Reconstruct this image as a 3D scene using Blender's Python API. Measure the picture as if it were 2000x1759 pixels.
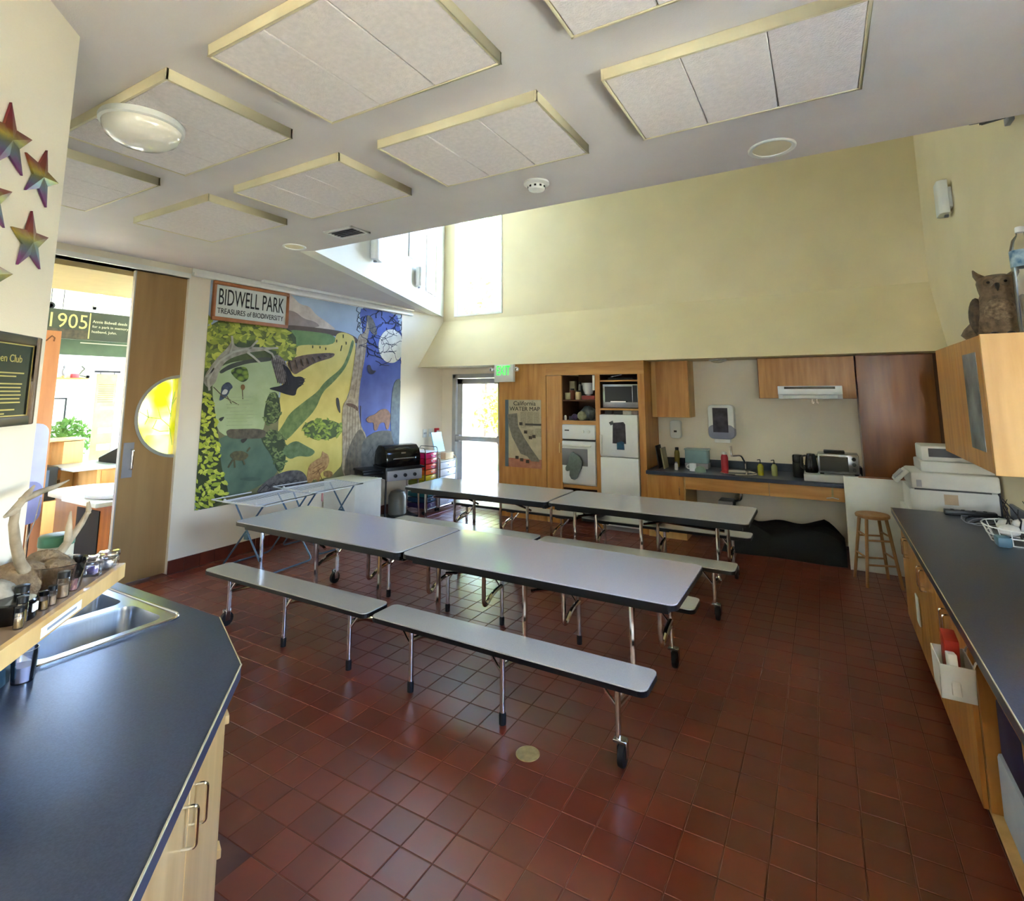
import bpy, bmesh, math, random
from mathutils import Vector, Matrix
random.seed(7)
PI = math.pi
C = bpy.context.scene.collection
for o in list(bpy.data.objects): bpy.data.objects.remove(o)

# ------------------------------------------------------------------ camera
# focal length and vanishing lines measured from the photograph (2000 x 1759 frame);
# the photograph is an off-centre crop, hence the lens shift
F_PX, PP_Y, YAW, PITCH, ROLL, EYE = 1044.97, 626.0, -0.521374, 0.132297, -0.0025493, 1.85
fw = Vector((math.sin(YAW)*math.cos(PITCH), math.cos(YAW)*math.cos(PITCH), math.sin(PITCH)))
r0 = Vector((math.cos(YAW), -math.sin(YAW), 0)); u0 = r0.cross(fw)
rt = math.cos(ROLL)*r0 + math.sin(ROLL)*u0
up = -math.sin(ROLL)*r0 + math.cos(ROLL)*u0
cam_d = bpy.data.cameras.new('camera'); cam = bpy.data.objects.new('camera', cam_d); C.objects.link(cam)
cam.matrix_world = Matrix(((rt.x, up.x, -fw.x, 0), (rt.y, up.y, -fw.y, 0), (rt.z, up.z, -fw.z, EYE), (0, 0, 0, 1)))
cam_d.sensor_width = 36; cam_d.sensor_fit = 'HORIZONTAL'
cam_d.lens = F_PX*36/2000; cam_d.shift_y = -(879.5-PP_Y)/2000
cam_d.clip_start = 0.05; cam_d.clip_end = 300
bpy.context.scene.camera = cam

# ------------------------------------------------------------------ sky, sun, exposure
sc = bpy.context.scene
world = bpy.data.worlds.new('sky'); sc.world = world; world.use_nodes = True
wn = world.node_tree; wn.nodes.clear()
wo = wn.nodes.new('ShaderNodeOutputWorld'); wb = wn.nodes.new('ShaderNodeBackground')
sky = wn.nodes.new('ShaderNodeTexSky'); sky.sky_type = 'NISHITA'; sky.sun_disc = False
sky.sun_elevation = math.radians(48); sky.sun_rotation = math.radians(200)
sky.air_density = 1.0; sky.dust_density = 0.8; sky.ozone_density = 1.5
wb.inputs['Strength'].default_value = 1.0
wt = wn.nodes.new('ShaderNodeMix'); wt.data_type = 'RGBA'; wt.blend_type = 'MULTIPLY'; wt.inputs[0].default_value = 1.0
wt.inputs[7].default_value = (1.06, 0.95, 1.04, 1.0)     # one even tint over the whole sky: the camera's white balance
wn.links.new(sky.outputs[0], wt.inputs[6]); wn.links.new(wt.outputs[2], wb.inputs[0]); wn.links.new(wb.outputs[0], wo.inputs[0])
sun_d = bpy.data.lights.new('sun', 'SUN'); sun_d.energy = 16; sun_d.angle = math.radians(0.6); sun_d.color = (1.0, 0.93, 0.87)
sun = bpy.data.objects.new('sun', sun_d); C.objects.link(sun)
sun.rotation_euler = Vector((0.30, 0.62, -0.85)).to_track_quat('-Z', 'Y').to_euler()
sc.view_settings.view_transform = 'Standard'; sc.view_settings.look = 'None'
sc.view_settings.gamma = 1.0; sc.view_settings.use_curve_mapping = False
sc.view_settings.exposure = 4.38

def portal(name, corner, u, v, aim):
    """daylight portal filling a window opening: guides sampling of the sky, gives no light itself"""
    corner, u, v = Vector(corner), Vector(u), Vector(v)
    d = bpy.data.lights.new(name, 'AREA'); d.shape = 'RECTANGLE'; d.size = u.length; d.size_y = v.length
    d.cycles.is_portal = True
    o = bpy.data.objects.new(name, d); C.objects.link(o)
    z = -Vector(aim).normalized(); x = u.normalized(); y = z.cross(x)
    m = Matrix((x, y, z)).transposed().to_4x4(); m.translation = corner+u/2+v/2
    o.matrix_world = m

# ------------------------------------------------------------------ measuring helper: ray through a photo point meets a plane
def ray(x, y): return fw + rt*((x-1000)/F_PX) - up*((y-PP_Y)/F_PX)
EYEV = Vector((0, 0, EYE))
def on_x(x, y, X): d = ray(x, y); return EYEV + d*(X/d.x)
def on_y(x, y, Y): d = ray(x, y); return EYEV + d*(Y/d.y)
def on_z(x, y, Z): d = ray(x, y); return EYEV + d*((Z-EYE)/d.z)
def seen(p):
    q = Vector(p)-EYEV; c = q.dot(fw)
    return (1000+F_PX*q.dot(rt)/c, PP_Y-F_PX*q.dot(up)/c, c) if c > 0.05 else None

# ------------------------------------------------------------------ materials
def lin(c):
    return tuple(((v/255)/12.92 if v/255 <= 0.04045 else ((v/255+0.055)/1.055)**2.4) for v in c) + (1.0,)
MATS = {}
def mat(name, rgb, rough=0.6, metal=0.0, var=0.0, scale=8.0, bump=0.0, bscale=60.0, spec=0.5, alpha=None,
        trans=0.0, emit=0.0, stretch=None, rgb2=None, coat=0.0, ior=1.45, contrast=None):
    """procedural principled material: noise-driven tint between rgb and rgb2 (or a darker rgb) and noise bump"""
    if name in MATS: return MATS[name]
    m = bpy.data.materials.new(name); m.use_nodes = True; nt = m.node_tree; b = nt.nodes['Principled BSDF']
    b.inputs['Base Color'].default_value = lin(rgb); b.inputs['Roughness'].default_value = rough
    b.inputs['Metallic'].default_value = metal; b.inputs['Specular IOR Level'].default_value = spec
    b.inputs['Transmission Weight'].default_value = trans; b.inputs['IOR'].default_value = ior
    if coat: b.inputs['Coat Weight'].default_value = coat; b.inputs['Coat Roughness'].default_value = 0.1
    if alpha is not None: b.inputs['Alpha'].default_value = alpha
    if emit: b.inputs['Emission Color'].default_value = lin(rgb); b.inputs['Emission Strength'].default_value = emit
    co = None
    def coords():
        tc = nt.nodes.new('ShaderNodeTexCoord'); mp = nt.nodes.new('ShaderNodeMapping')
        if stretch: mp.inputs['Scale'].default_value = stretch
        nt.links.new(tc.outputs['Object'], mp.inputs[0]); return mp.outputs[0]
    if var or rgb2:
        co = coords()
        n = nt.nodes.new('ShaderNodeTexNoise'); n.inputs['Scale'].default_value = scale; n.inputs['Detail'].default_value = 5
        nt.links.new(co, n.inputs['Vector'])
        cr = nt.nodes.new('ShaderNodeValToRGB')
        lo, hi = contrast or (0.3, 0.7)
        cr.color_ramp.elements[0].position = lo; cr.color_ramp.elements[1].position = hi
        c2 = rgb2 or tuple(v*(1-var) for v in rgb)
        cr.color_ramp.elements[0].color = lin(c2); cr.color_ramp.elements[1].color = lin(rgb)
        nt.links.new(n.outputs['Fac'], cr.inputs[0]); nt.links.new(cr.outputs[0], b.inputs['Base Color'])
    if bump:
        n2 = nt.nodes.new('ShaderNodeTexNoise'); n2.inputs['Scale'].default_value = bscale; n2.inputs['Detail'].default_value = 3
        nt.links.new(co or coords(), n2.inputs['Vector'])
        bp = nt.nodes.new('ShaderNodeBump'); bp.inputs['Strength'].default_value = bump; bp.inputs['Distance'].default_value = 0.01
        nt.links.new(n2.outputs['Fac'], bp.inputs['Height']); nt.links.new(bp.outputs[0], b.inputs['Normal'])
    MATS[name] = m; return m

M = {}
M['wall'] = mat('wall paint', (238, 226, 204), 0.75, var=0.03, scale=2, bump=0.08, bscale=180)
M['wall_y'] = mat('yellow wall paint', (228, 212, 174), 0.75, var=0.03, scale=2, bump=0.08, bscale=180)
M['white_wall'] = mat('white wall paint', (240, 238, 228), 0.75, var=0.02, scale=2, bump=0.06, bscale=180)
M['ceil'] = mat('ceiling paint', (222, 214, 210), 0.8, var=0.03, scale=3, bump=0.08, bscale=160)
M['acoustic'] = mat('acoustic board', (236, 226, 222), 0.9, var=0.05, scale=40, bump=0.5, bscale=120)
M['panel_edge'] = mat('panel edge trim', (226, 214, 178), 0.6, var=0.03)
M['trim_white'] = mat('white trim paint', (232, 230, 222), 0.45, var=0.02)
M['grout'] = mat('tile grout', (104, 62, 46), 0.85, var=0.25, scale=6)
M['base_tile'] = mat('base tile', (112, 48, 30), 0.4, var=0.25, scale=5)
M['maple'] = mat('maple veneer', (208, 150, 78), 0.38, rgb2=(176, 116, 52), scale=3.0, stretch=(6, 6, .6), bump=0.03, bscale=40, coat=0.15)
M['maple_h'] = mat('maple veneer flat grain', (210, 154, 84), 0.38, rgb2=(180, 122, 58), scale=3.0, stretch=(.6, 6, 6), bump=0.03, bscale=40, coat=0.15)
M['maple_lt'] = mat('pale maple veneer', (226, 184, 118), 0.4, rgb2=(204, 158, 92), scale=2.5, stretch=(5, 5, .5), bump=0.03, bscale=40, coat=0.15)
M['maple_dk'] = mat('cherry stained veneer', (154, 94, 44), 0.3, rgb2=(118, 66, 28), scale=2.5, stretch=(5, 5, .5), bump=0.03, bscale=40, coat=0.25)
M['door_wood'] = mat('door veneer', (168, 134, 88), 0.45, rgb2=(152, 118, 74), scale=2.0, stretch=(5, 5, .4))
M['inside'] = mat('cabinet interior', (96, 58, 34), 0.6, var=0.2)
M['lam_dark'] = mat('slate laminate', (60, 68, 84), 0.3, rgb2=(45, 52, 66), scale=160, bump=0.03, bscale=200)
M['lam_blue'] = mat('blue grey splash', (52, 74, 84), 0.4, var=0.1, scale=80)
M['lam_line'] = mat('laminate edge line', (186, 172, 134), 0.5, var=0.05)
M['lam_table'] = mat('grey table laminate', (190, 186, 188), 0.11, rgb2=(180, 176, 179), scale=220, spec=.7)
M['lam_bench'] = mat('grey bench laminate', (192, 188, 178), 0.3, rgb2=(178, 174, 166), scale=220)
M['black'] = mat('black plastic', (16, 16, 18), 0.4, var=0.2)
M['black_gl'] = mat('gloss black', (10, 10, 12), 0.12, var=0.1)
M['black_mat'] = mat('matte black', (14, 14, 16), 0.8, var=0.3)
M['chrome'] = mat('chrome', (226, 224, 222), 0.11, 1.0, var=0.04)
M['steel'] = mat('brushed steel', (178, 182, 188), 0.24, 1.0, var=0.05, scale=20, stretch=(1, 14, 1))
M['alu'] = mat('aluminium frame', (190, 192, 190), 0.4, 0.7, var=0.05)
M['rubber'] = mat('black rubber', (20, 18, 18), 0.7, var=0.1)
M['white_pl'] = mat('white plastic', (228, 228, 222), 0.4, var=0.03)
M['white_app'] = mat('white enamel', (232, 233, 232), 0.25, var=0.02)
M['grey_pl'] = mat('grey plastic', (150, 150, 156), 0.4, var=0.05)
M['brass'] = mat('brass', (186, 166, 108), 0.5, 0.35, var=0.15, scale=30)
M['paper'] = mat('paper', (236, 234, 226), 0.8, var=0.03)
M['ink'] = mat('black ink', (26, 22, 20), 0.7, var=0.1)
M['bone'] = mat('bone', (180, 162, 136), 0.6, rgb2=(124, 106, 82), scale=14, bump=0.2, bscale=60)
M['shell'] = mat('white shell', (226, 222, 214), 0.5, var=0.12, scale=20)
M['fur'] = mat('brown fur', (150, 126, 96), 0.95, rgb2=(92, 72, 52), scale=24, bump=0.8, bscale=90)
def glass(name, rgb, rough=0.02, alpha=0.25):
    """thin clear pane: mostly transparent with a glossy coat"""
    if name in MATS: return MATS[name]
    m = bpy.data.materials.new(name); m.use_nodes = True; nt = m.node_tree; nt.nodes.clear()
    o = nt.nodes.new('ShaderNodeOutputMaterial'); t = nt.nodes.new('ShaderNodeBsdfTransparent'); g = nt.nodes.new('ShaderNodeBsdfGlossy')
    mx = nt.nodes.new('ShaderNodeMixShader'); t.inputs[0].default_value = lin(rgb); g.inputs['Roughness'].default_value = rough
    g.inputs[0].default_value = lin(rgb); f = nt.nodes.new('ShaderNodeFresnel'); f.inputs[0].default_value = 1.45
    mp = nt.nodes.new('ShaderNodeMath'); mp.operation = 'MULTIPLY_ADD'; mp.inputs[1].default_value = 1.0; mp.inputs[2].default_value = alpha*0.2
    nt.links.new(f.outputs[0], mp.inputs[0]); nt.links.new(mp.outputs[0], mx.inputs[0])
    nt.links.new(t.outputs[0], mx.inputs[1]); nt.links.new(g.outputs[0], mx.inputs[2]); nt.links.new(mx.outputs[0], o.inputs[0])
    MATS[name] = m; return m
M['pane'] = glass('window glass', (244, 250, 250))
M['door_pane'] = glass('tinted door glass', (208, 211, 209))
M['clear'] = glass('clear plastic', (247, 247, 249), 0.08, 0.5)
M['amber'] = glass('amber liquid', (196, 160, 90), 0.1, 0.6)

# quarry tile: each tile its own tint (white noise per tile cell), semi gloss
TS, TX0, TY0 = 0.165, -0.805, 2.235
def tile_mat():
    m = bpy.data.materials.new('quarry tile'); m.use_nodes = True; nt = m.node_tree; b = nt.nodes['Principled BSDF']
    g = nt.nodes.new('ShaderNodeNewGeometry'); sub = nt.nodes.new('ShaderNodeVectorMath'); sub.operation = 'SUBTRACT'; sub.inputs[1].default_value = (TX0, TY0, 0)
    dv = nt.nodes.new('ShaderNodeVectorMath'); dv.operation = 'DIVIDE'; dv.inputs[1].default_value = (TS, TS, 50)
    fl = nt.nodes.new('ShaderNodeVectorMath'); fl.operation = 'FLOOR'
    nt.links.new(g.outputs['Position'], sub.inputs[0]); nt.links.new(sub.outputs[0], dv.inputs[0]); nt.links.new(dv.outputs[0], fl.inputs[0])
    w = nt.nodes.new('ShaderNodeTexWhiteNoise'); nt.links.new(fl.outputs[0], w.inputs['Vector'])
    cr = nt.nodes.new('ShaderNodeValToRGB'); e = cr.color_ramp.elements
    e[0].color = lin((106, 46, 28)); e[1].color = lin((126, 57, 36)); x = e.new(0.5); x.color = lin((116, 50, 33))
    nt.links.new(w.outputs['Value'], cr.inputs[0])
    n = nt.nodes.new('ShaderNodeTexNoise'); n.inputs['Scale'].default_value = 9; n.inputs['Detail'].default_value = 6
    nt.links.new(g.outputs['Position'], n.inputs['Vector'])
    mx = nt.nodes.new('ShaderNodeMix'); mx.data_type = 'RGBA'; mx.blend_type = 'MULTIPLY'; mx.inputs[0].default_value = 0.35
    nt.links.new(cr.outputs[0], mx.inputs[6]); nt.links.new(n.outputs['Color'], mx.inputs[7]); nt.links.new(mx.outputs[2], b.inputs['Base Color'])
    b.inputs['Specular IOR Level'].default_value = 0.62
    rr = nt.nodes.new('ShaderNodeMapRange'); rr.inputs[3].default_value = 0.25; rr.inputs[4].default_value = 0.36
    nt.links.new(n.outputs['Fac'], rr.inputs[0]); nt.links.new(rr.outputs[0], b.inputs['Roughness'])
    bp = nt.nodes.new('ShaderNodeBump'); bp.inputs['Strength'].default_value = 0.12; bp.inputs['Distance'].default_value = 0.004
    nt.links.new(n.outputs['Fac'], bp.inputs['Height']); nt.links.new(bp.outputs[0], b.inputs['Normal'])
    return m
M['tile'] = tile_mat()

# ------------------------------------------------------------------ mesh building
class MB:
    def __init__(s): s.v = []; s.f = []; s.mi = []; s.cur = 0
    def add(s, vs, fs):
        n = len(s.v); s.v += [tuple(v) for v in vs]; s.f += [tuple(i+n for i in f) for f in fs]; s.mi += [s.cur]*len(fs); return s
    def slot(s, i): s.cur = i; return s
    def box(s, x0, x1, y0, y1, z0, z1):
        x0, x1 = min(x0, x1), max(x0, x1); y0, y1 = min(y0, y1), max(y0, y1); z0, z1 = min(z0, z1), max(z0, z1)
        return s.add([(x0,y0,z0),(x1,y0,z0),(x1,y1,z0),(x0,y1,z0),(x0,y0,z1),(x1,y0,z1),(x1,y1,z1),(x0,y1,z1)],
                     [(0,3,2,1),(4,5,6,7),(0,1,5,4),(1,2,6,5),(2,3,7,6),(3,0,4,7)])
    def obox(s, c, size, R=None):
        R = R or Matrix.Identity(3); hx, hy, hz = [k/2 for k in size]; c = Vector(c)
        vs = [c+R@Vector((a*hx, b*hy, d*hz)) for d in (-1, 1) for a, b in ((-1,-1),(1,-1),(1,1),(-1,1))]
        return s.add(vs, [(0,3,2,1),(4,5,6,7),(0,1,5,4),(1,2,6,5),(2,3,7,6),(3,0,4,7)])
    def bar(s, p, q, w, h, upv=(0,0,1)):
        p, q = Vector(p), Vector(q); x = (q-p).normalized(); u = Vector(upv)
        if abs(x.dot(u)) > .98: u = Vector((0,1,0))
        y = u.cross(x).normalized(); z = x.cross(y)
        return s.obox((p+q)/2, ((q-p).length, w, h), Matrix((x, y, z)).transposed())
    def prism(s, poly, a, b, fn):
        """extrude a 2D outline between depths a and b; fn(u, v, d) -> 3D"""
        n = len(poly); vs = [fn(u, v, a) for u, v in poly]+[fn(u, v, b) for u, v in poly]
        return s.add(vs, [tuple(range(n-1, -1, -1)), tuple(range(n, 2*n))]+[(i, (i+1) % n, n+(i+1) % n, n+i) for i in range(n)])
    def tube(s, pts, r, n=8, caps=True):
        pts = [Vector(p) for p in pts]; R = r if isinstance(r, (list, tuple)) else [r]*len(pts)
        base = len(s.v); ref = None
        for i, p in enumerate(pts):
            t = ((pts[min(i+1, len(pts)-1)]-p).normalized() + (p-pts[max(i-1, 0)]).normalized())
            if t.length < 1e-6: t = Vector((0, 0, 1))
            t.normalize()
            if ref is None: ref = Vector((1,0,0)) if abs(t.x) < .9 else Vector((0,1,0))
            a = (ref - t*ref.dot(t)).normalized(); b = t.cross(a); ref = a
            s.v += [tuple(p+(a*math.cos(2*PI*k/n)+b*math.sin(2*PI*k/n))*R[i]) for k in range(n)]
        fs = [(base+i*n+k, base+i*n+(k+1) % n, base+(i+1)*n+(k+1) % n, base+(i+1)*n+k) for i in range(len(pts)-1) for k in range(n)]
        if caps: fs += [tuple(base+k for k in range(n-1, -1, -1)), tuple(base+(len(pts)-1)*n+k for k in range(n))]
        s.f += fs; s.mi += [s.cur]*len(fs); return s
    def lathe(s, prof, c=(0,0,0), n=20, ax=None):
        """prof: list of (radius, height); ax: 3x3 basis whose z is the axis"""
        c = Vector(c); A = ax or Matrix.Identity(3); base = len(s.v)
        for r, h in prof:
            s.v += [tuple(c+A@Vector((r*math.cos(2*PI*k/n), r*math.sin(2*PI*k/n), h))) for k in range(n)]
        fs = [(base+i*n+k, base+i*n+(k+1) % n, base+(i+1)*n+(k+1) % n, base+(i+1)*n+k) for i in range(len(prof)-1) for k in range(n)]
        fs += [tuple(base+k for k in range(n-1, -1, -1)), tuple(base+(len(prof)-1)*n+k for k in range(n))]
        s.f += fs; s.mi += [s.cur]*len(fs); return s
    def ball(s, c, r, n=14, m=9, R=None, jit=0.0):
        r = r if isinstance(r, (tuple, list)) else (r, r, r); c = Vector(c); R = R or Matrix.Identity(3); base = len(s.v)
        for i in range(m+1):
            t = PI*(0.02+0.96*i/m)
            for k in range(n):
                j = 1+random.uniform(-jit, jit)
                s.v.append(tuple(c+R@Vector((r[0]*math.sin(t)*math.cos(2*PI*k/n)*j, r[1]*math.sin(t)*math.sin(2*PI*k/n)*j, r[2]*math.cos(t)*j))))
        fs = [(base+i*n+k, base+(i+1)*n+k, base+(i+1)*n+(k+1) % n, base+i*n+(k+1) % n) for i in range(m) for k in range(n)]
        fs += [tuple(base+k for k in range(n)), tuple(base+m*n+k for k in range(n-1, -1, -1))]
        s.f += fs; s.mi += [s.cur]*len(fs); return s
    def mesh(s, name, mats, bevel=0.0, smooth=False, seg=2):
        me = bpy.data.meshes.new(name); me.from_pydata(s.v, [], s.f)
        mats = mats if isinstance(mats, (list, tuple)) else [mats]
        for m in mats: me.materials.append(m)
        me.polygons.foreach_set('material_index', s.mi)
        bm = bmesh.new(); bm.from_mesh(me); bmesh.ops.recalc_face_normals(bm, faces=bm.faces)
        if bevel:
            bmesh.ops.remove_doubles(bm, verts=bm.verts, dist=1e-5)
            es = [e for e in bm.edges if len(e.link_faces) == 2 and e.calc_face_angle(0) > 0.5]
            bmesh.ops.bevel(bm, geom=es, offset=bevel, segments=seg, profile=0.5, affect='EDGES', clamp_overlap=True)
        bm.to_mesh(me); bm.free()
        if smooth or bevel:
            me.polygons.foreach_set('use_smooth', [True]*len(me.polygons)); me.set_sharp_from_angle(angle=math.radians(40))
        me.update(); return me
    def build(s, name, m, parent=None, bevel=0.0, smooth=False, seg=2):
        o = bpy.data.objects.new(name, s.mesh(name, m, bevel, smooth, seg)); C.objects.link(o)
        if parent: o.parent = parent
        return o

def tag(o, label, cat, group=None):
    o['label'] = label; o['category'] = cat
    if group: o['group'] = group
    return o
def thing(name, label, cat, loc=(0,0,0), rz=0.0, group=None):
    o = bpy.data.objects.new(name, None); C.objects.link(o); o.empty_display_size = 0.1
    o.location = loc; o.rotation_euler = (0, 0, rz); return tag(o, label, cat, group)
def struct(o): o['kind'] = 'structure'; return o
def S(name, label=None):
    o = bpy.data.objects.new(name, None); C.objects.link(o); o['kind'] = 'structure'
    if label: o['label'] = label
    return o
def copy_tree(o, parent=None):
    c = o.copy(); C.objects.link(c); c.parent = parent
    if parent: c.matrix_parent_inverse = o.matrix_parent_inverse.copy()
    for ch in list(o.children): copy_tree(ch, c)
    return c
def fillet(pts, r, n=5):
    """polyline with its inner corners rounded"""
    pts = [Vector(p) for p in pts]; out = [pts[0]]
    for i in range(1, len(pts)-1):
        a, b, c = pts[i-1], pts[i], pts[i+1]; d1 = (a-b); d2 = (c-b); rr = min(r, d1.length*.49, d2.length*.49)
        p, q = b+d1.normalized()*rr, b+d2.normalized()*rr
        for k in range(n+1):
            t = k/n; out.append(p*(1-t)**2+b*2*t*(1-t)+q*t*t)
    return out+[pts[-1]]
def rrect(x0, x1, y0, y1, r, n=4):
    out = []
    for cx, cy, a in ((x1-r, y1-r, 0), (x0+r, y1-r, PI/2), (x0+r, y0+r, PI), (x1-r, y0+r, 1.5*PI)):
        out += [(cx+r*math.cos(a+PI/2*k/n), cy+r*math.sin(a+PI/2*k/n)) for k in range(n+1)]
    return out
XY = lambda u, v, d: (u, v, d)
XZ = lambda u, v, d: (u, d, v)      # outline in x,z; depth along y
YZ = lambda u, v, d: (d, u, v)      # outline in y,z; depth along x
def text(name, body, m, origin, ux, uy, width=None, height=None, parent=None, depth=0.001, align='LEFT', lift=0.0):
    """flat lettering as a mesh: ux, uy = reading and up directions; stretched to width x height"""
    cu = bpy.data.curves.new(name, 'FONT'); cu.body = body; cu.extrude = depth; cu.align_x = 'LEFT'; cu.resolution_u = 3
    t = bpy.data.objects.new(name, cu); C.objects.link(t)
    dg = bpy.context.evaluated_depsgraph_get(); me = bpy.data.meshes.new_from_object(t.evaluated_get(dg))
    bpy.data.objects.remove(t)
    xs = [v.co.x for v in me.vertices]; ys = [v.co.y for v in me.vertices]
    x0, x1, y0, y1 = min(xs), max(xs), min(ys), max(ys)
    sx = width/(x1-x0) if width else None; sy = height/(y1-y0) if height else None
    sx = sx or sy; sy = sy or sx
    ux, uy = Vector(ux).normalized(), Vector(uy).normalized(); nz = ux.cross(uy); og = Vector(origin)
    off = {'LEFT': 0, 'CENTER': -(x1-x0)*sx/2}[align]
    for v in me.vertices: v.co = og+ux*((v.co.x-x0)*sx+off)+uy*((v.co.y-y0)*sy)+nz*(v.co.z+lift)
    me.materials.clear(); me.materials.append(m)
    o = bpy.data.objects.new(name, me); C.objects.link(o)
    if parent: o.parent = parent
    return o

# ================================================================== THE SETTING
XL, XR, YB, CZ, TZ = -5.97, 1.18, 7.85, 3.22, 6.3
NV, AV = Vector((1, 1, 0))/2**.5, Vector((-1, 1, 0))/2**.5       # 45 degree wall: normal and run
WN = -1.117                                                     # its distance along NV
def DW(a, z, d): p = NV*(WN+d)+AV*a; return (p.x, p.y, z)       # point on the 45 degree wall: along, up, out from it

# ---- floor: grout bed and single tiles
floor = struct(MB().box(XL-.15, XR+.15, -3.1, YB, -.08, -.0025).build('floor', M['grout'])); floor['label'] = 'red quarry tile floor with dark grout'
def tile_mb(x, y, s=TS-.0045):
    h = s/2; b = .0022
    return MB().add([(x-h,y-h,-.02),(x+h,y-h,-.02),(x+h,y+h,-.02),(x-h,y+h,-.02),(x-h,y-h,-b),(x+h,y-h,-b),(x+h,y+h,-b),(x-h,y+h,-b),
        (x-h+b,y-h+b,0),(x+h-b,y-h+b,0),(x+h-b,y+h-b,0),(x-h+b,y+h-b,0)],
        [(0,1,5,4),(1,2,6,5),(2,3,7,6),(3,0,4,7),(4,5,9,8),(5,6,10,9),(6,7,11,10),(7,4,8,11),(8,9,10,11)])
cells = []
i0 = math.floor((XL-TX0)/TS); j0 = math.floor((-1.2-TY0)/TS)
for i in range(i0, math.ceil((XR-TX0)/TS)):
    for j in range(j0, math.ceil((YB-TY0)/TS)):
        x, y = TX0+(i+.5)*TS, TY0+(j+.5)*TS
        if x < XL+.02 or x > XR or y > YB-.05 or (x > .5 and y < 5.4): continue
        if NV.x*x+NV.y*y < WN+.7 and y < 1.5: continue
        s = seen((x, y, 0)); vis = s and -20 < s[0] < 2020 and s[1] < 1790
        hid = x > .44 and y < 5.5
        cells.append((-(1 if vis and not hid else 0), (x*x+y*y), x, y))
cells.sort()
tm = tile_mb(0, 0).mesh('tile', M['tile'])
rest = MB()
for k, (a, b, x, y) in enumerate(cells):
    if k < 300:
        o = bpy.data.objects.new('tile', tm); C.objects.link(o); o.parent = floor; o.location = (x, y, random.uniform(-.0008, .0004))
    else:
        t = tile_mb(x, y); rest.add(t.v, t.f)
ro = rest.build('tile_field', M['tile'], floor); ro['kind'] = 'stuff'; ro['label'] = 'farther red quarry tiles'

# ---- ceiling with the tower opening
struct(MB().prism([(XL-.15,-3.1),(XR+.15,-3.1),(XR+.15,3.46),(-4.21,3.46),(XL,YB),(XL-.15,YB)], CZ, CZ+.2, XY).build('ceiling', M['ceil']))
struct(MB().box(XL-.3, XR+.3, 3.2, YB+.3, TZ, TZ+.15).build('ceiling_tower', M['wall_y']))
# ---- walls of the tower
struct(MB().box(-4.21, XR+.15, 3.31, 3.46, CZ+.2, TZ).build('wall_tower_front', M['wall_y']))
dv = Vector((XL+4.21, YB-3.46, 0)); dl = dv.length; dv.normalize(); dn = Vector((dv.y, -dv.x, 0))
def DG(a, z, d=0): p = Vector((-4.21, 3.46, 0))+dv*a+dn*d; return (p.x, p.y, z)   # on the slanting tower wall
w = MB(); w.prism([(-.004, CZ-.002), (dl+.15, CZ-.002), (dl+.15, TZ), (0, TZ)], -.15, .004, lambda u, v, d: DG(u, v, d))
struct(w.build('wall_tower_slant', M['white_wall']))
# ---- back wall: door below, clerestory window above
WX0, WX1, WZ0, WZ1 = -5.72, -4.70, 3.20, 6.05
DX0, DX1, DZ = -5.72, -4.62, 2.16
w = MB()
w.box(XL-.15, DX0, YB, YB+.15, 0, 2.6).box(DX1, XR+.15, YB, YB+.15, 0, 2.6).box(DX0, DX1, YB, YB+.15, DZ, 2.6)
struct(w.build('wall_back', M['wall']))
w = MB()
w.box(XL-.15, WX0, YB, YB+.15, 2.6, TZ).box(WX1, XR+.15, YB, YB+.15, 2.6, TZ).box(WX0, WX1, YB, YB+.15, 2.6, WZ0).box(WX0, WX1, YB, YB+.15, WZ1, TZ)
struct(w.build('wall_back_upper', M['wall_y']))
# sloping soffit over kitchen and exit
struct(MB().prism([(7.15, 2.27), (YB, 3.13), (YB, 2.27)], XL, XR, YZ).build('wall_soffit', M['wall_y']))
# ---- right wall with an added high clerestory
w = MB(); CY0, CY1, CZ0, CZ1 = 3.55, 4.05, 5.2, 6.1
RY0, RY1, RZ0, RZ1 = 1.25, 2.35, 1.3, 2.25
w.box(XR, XR+.15, -3.1, RY0, 0, TZ).box(XR, XR+.15, RY1, CY0, 0, TZ).box(XR, XR+.15, RY0, RY1, 0, RZ0).box(XR, XR+.15, RY0, RY1, RZ1, TZ).box(XR, XR+.15, CY1, YB+.15, 0, TZ).box(XR, XR+.15, CY0, CY1, 0, CZ0).box(XR, XR+.15, CY0, CY1, CZ1, TZ)
struct(w.build('wall_right', M['wall_y']))
# ---- left wall with the opening to the exhibit hall
OY0, OY1, OZ = 0.75, 3.25, 3.10
w = MB().box(XL-.15, XL, OY1, YB, 0, CZ+.1).box(XL-.15, XL, -.4, OY0, 0, CZ+.1).box(XL-.15, XL, OY0, OY1, OZ, CZ+.1)
struct(w.build('wall_left', M['wall']))
struct(MB().box(XL, -2.3, .40, .55, 0, CZ).build('wall_near', M['wall']))
# ---- 45 degree wall with an added, unseen window behind the photographer
BA0, BA1, BZ0, BZ1 = -2.74, -1.45, 0.95, 2.95
w = MB(); f = lambda u, v, d: DW(u, v, d)
for poly in ([(-3.0,0),(BA0,0),(BA0,CZ),(-3.0,CZ)], [(BA1,0),(2.284,0),(2.284,CZ),(BA1,CZ)], [(BA0,0),(BA1,0),(BA1,BZ0),(BA0,BZ0)], [(BA0,BZ1),(BA1,BZ1),(BA1,CZ),(BA0,CZ)]):
    w.prism(poly, -.15, 0, f)
struct(w.build('wall_pier', M['wall']))
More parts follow.
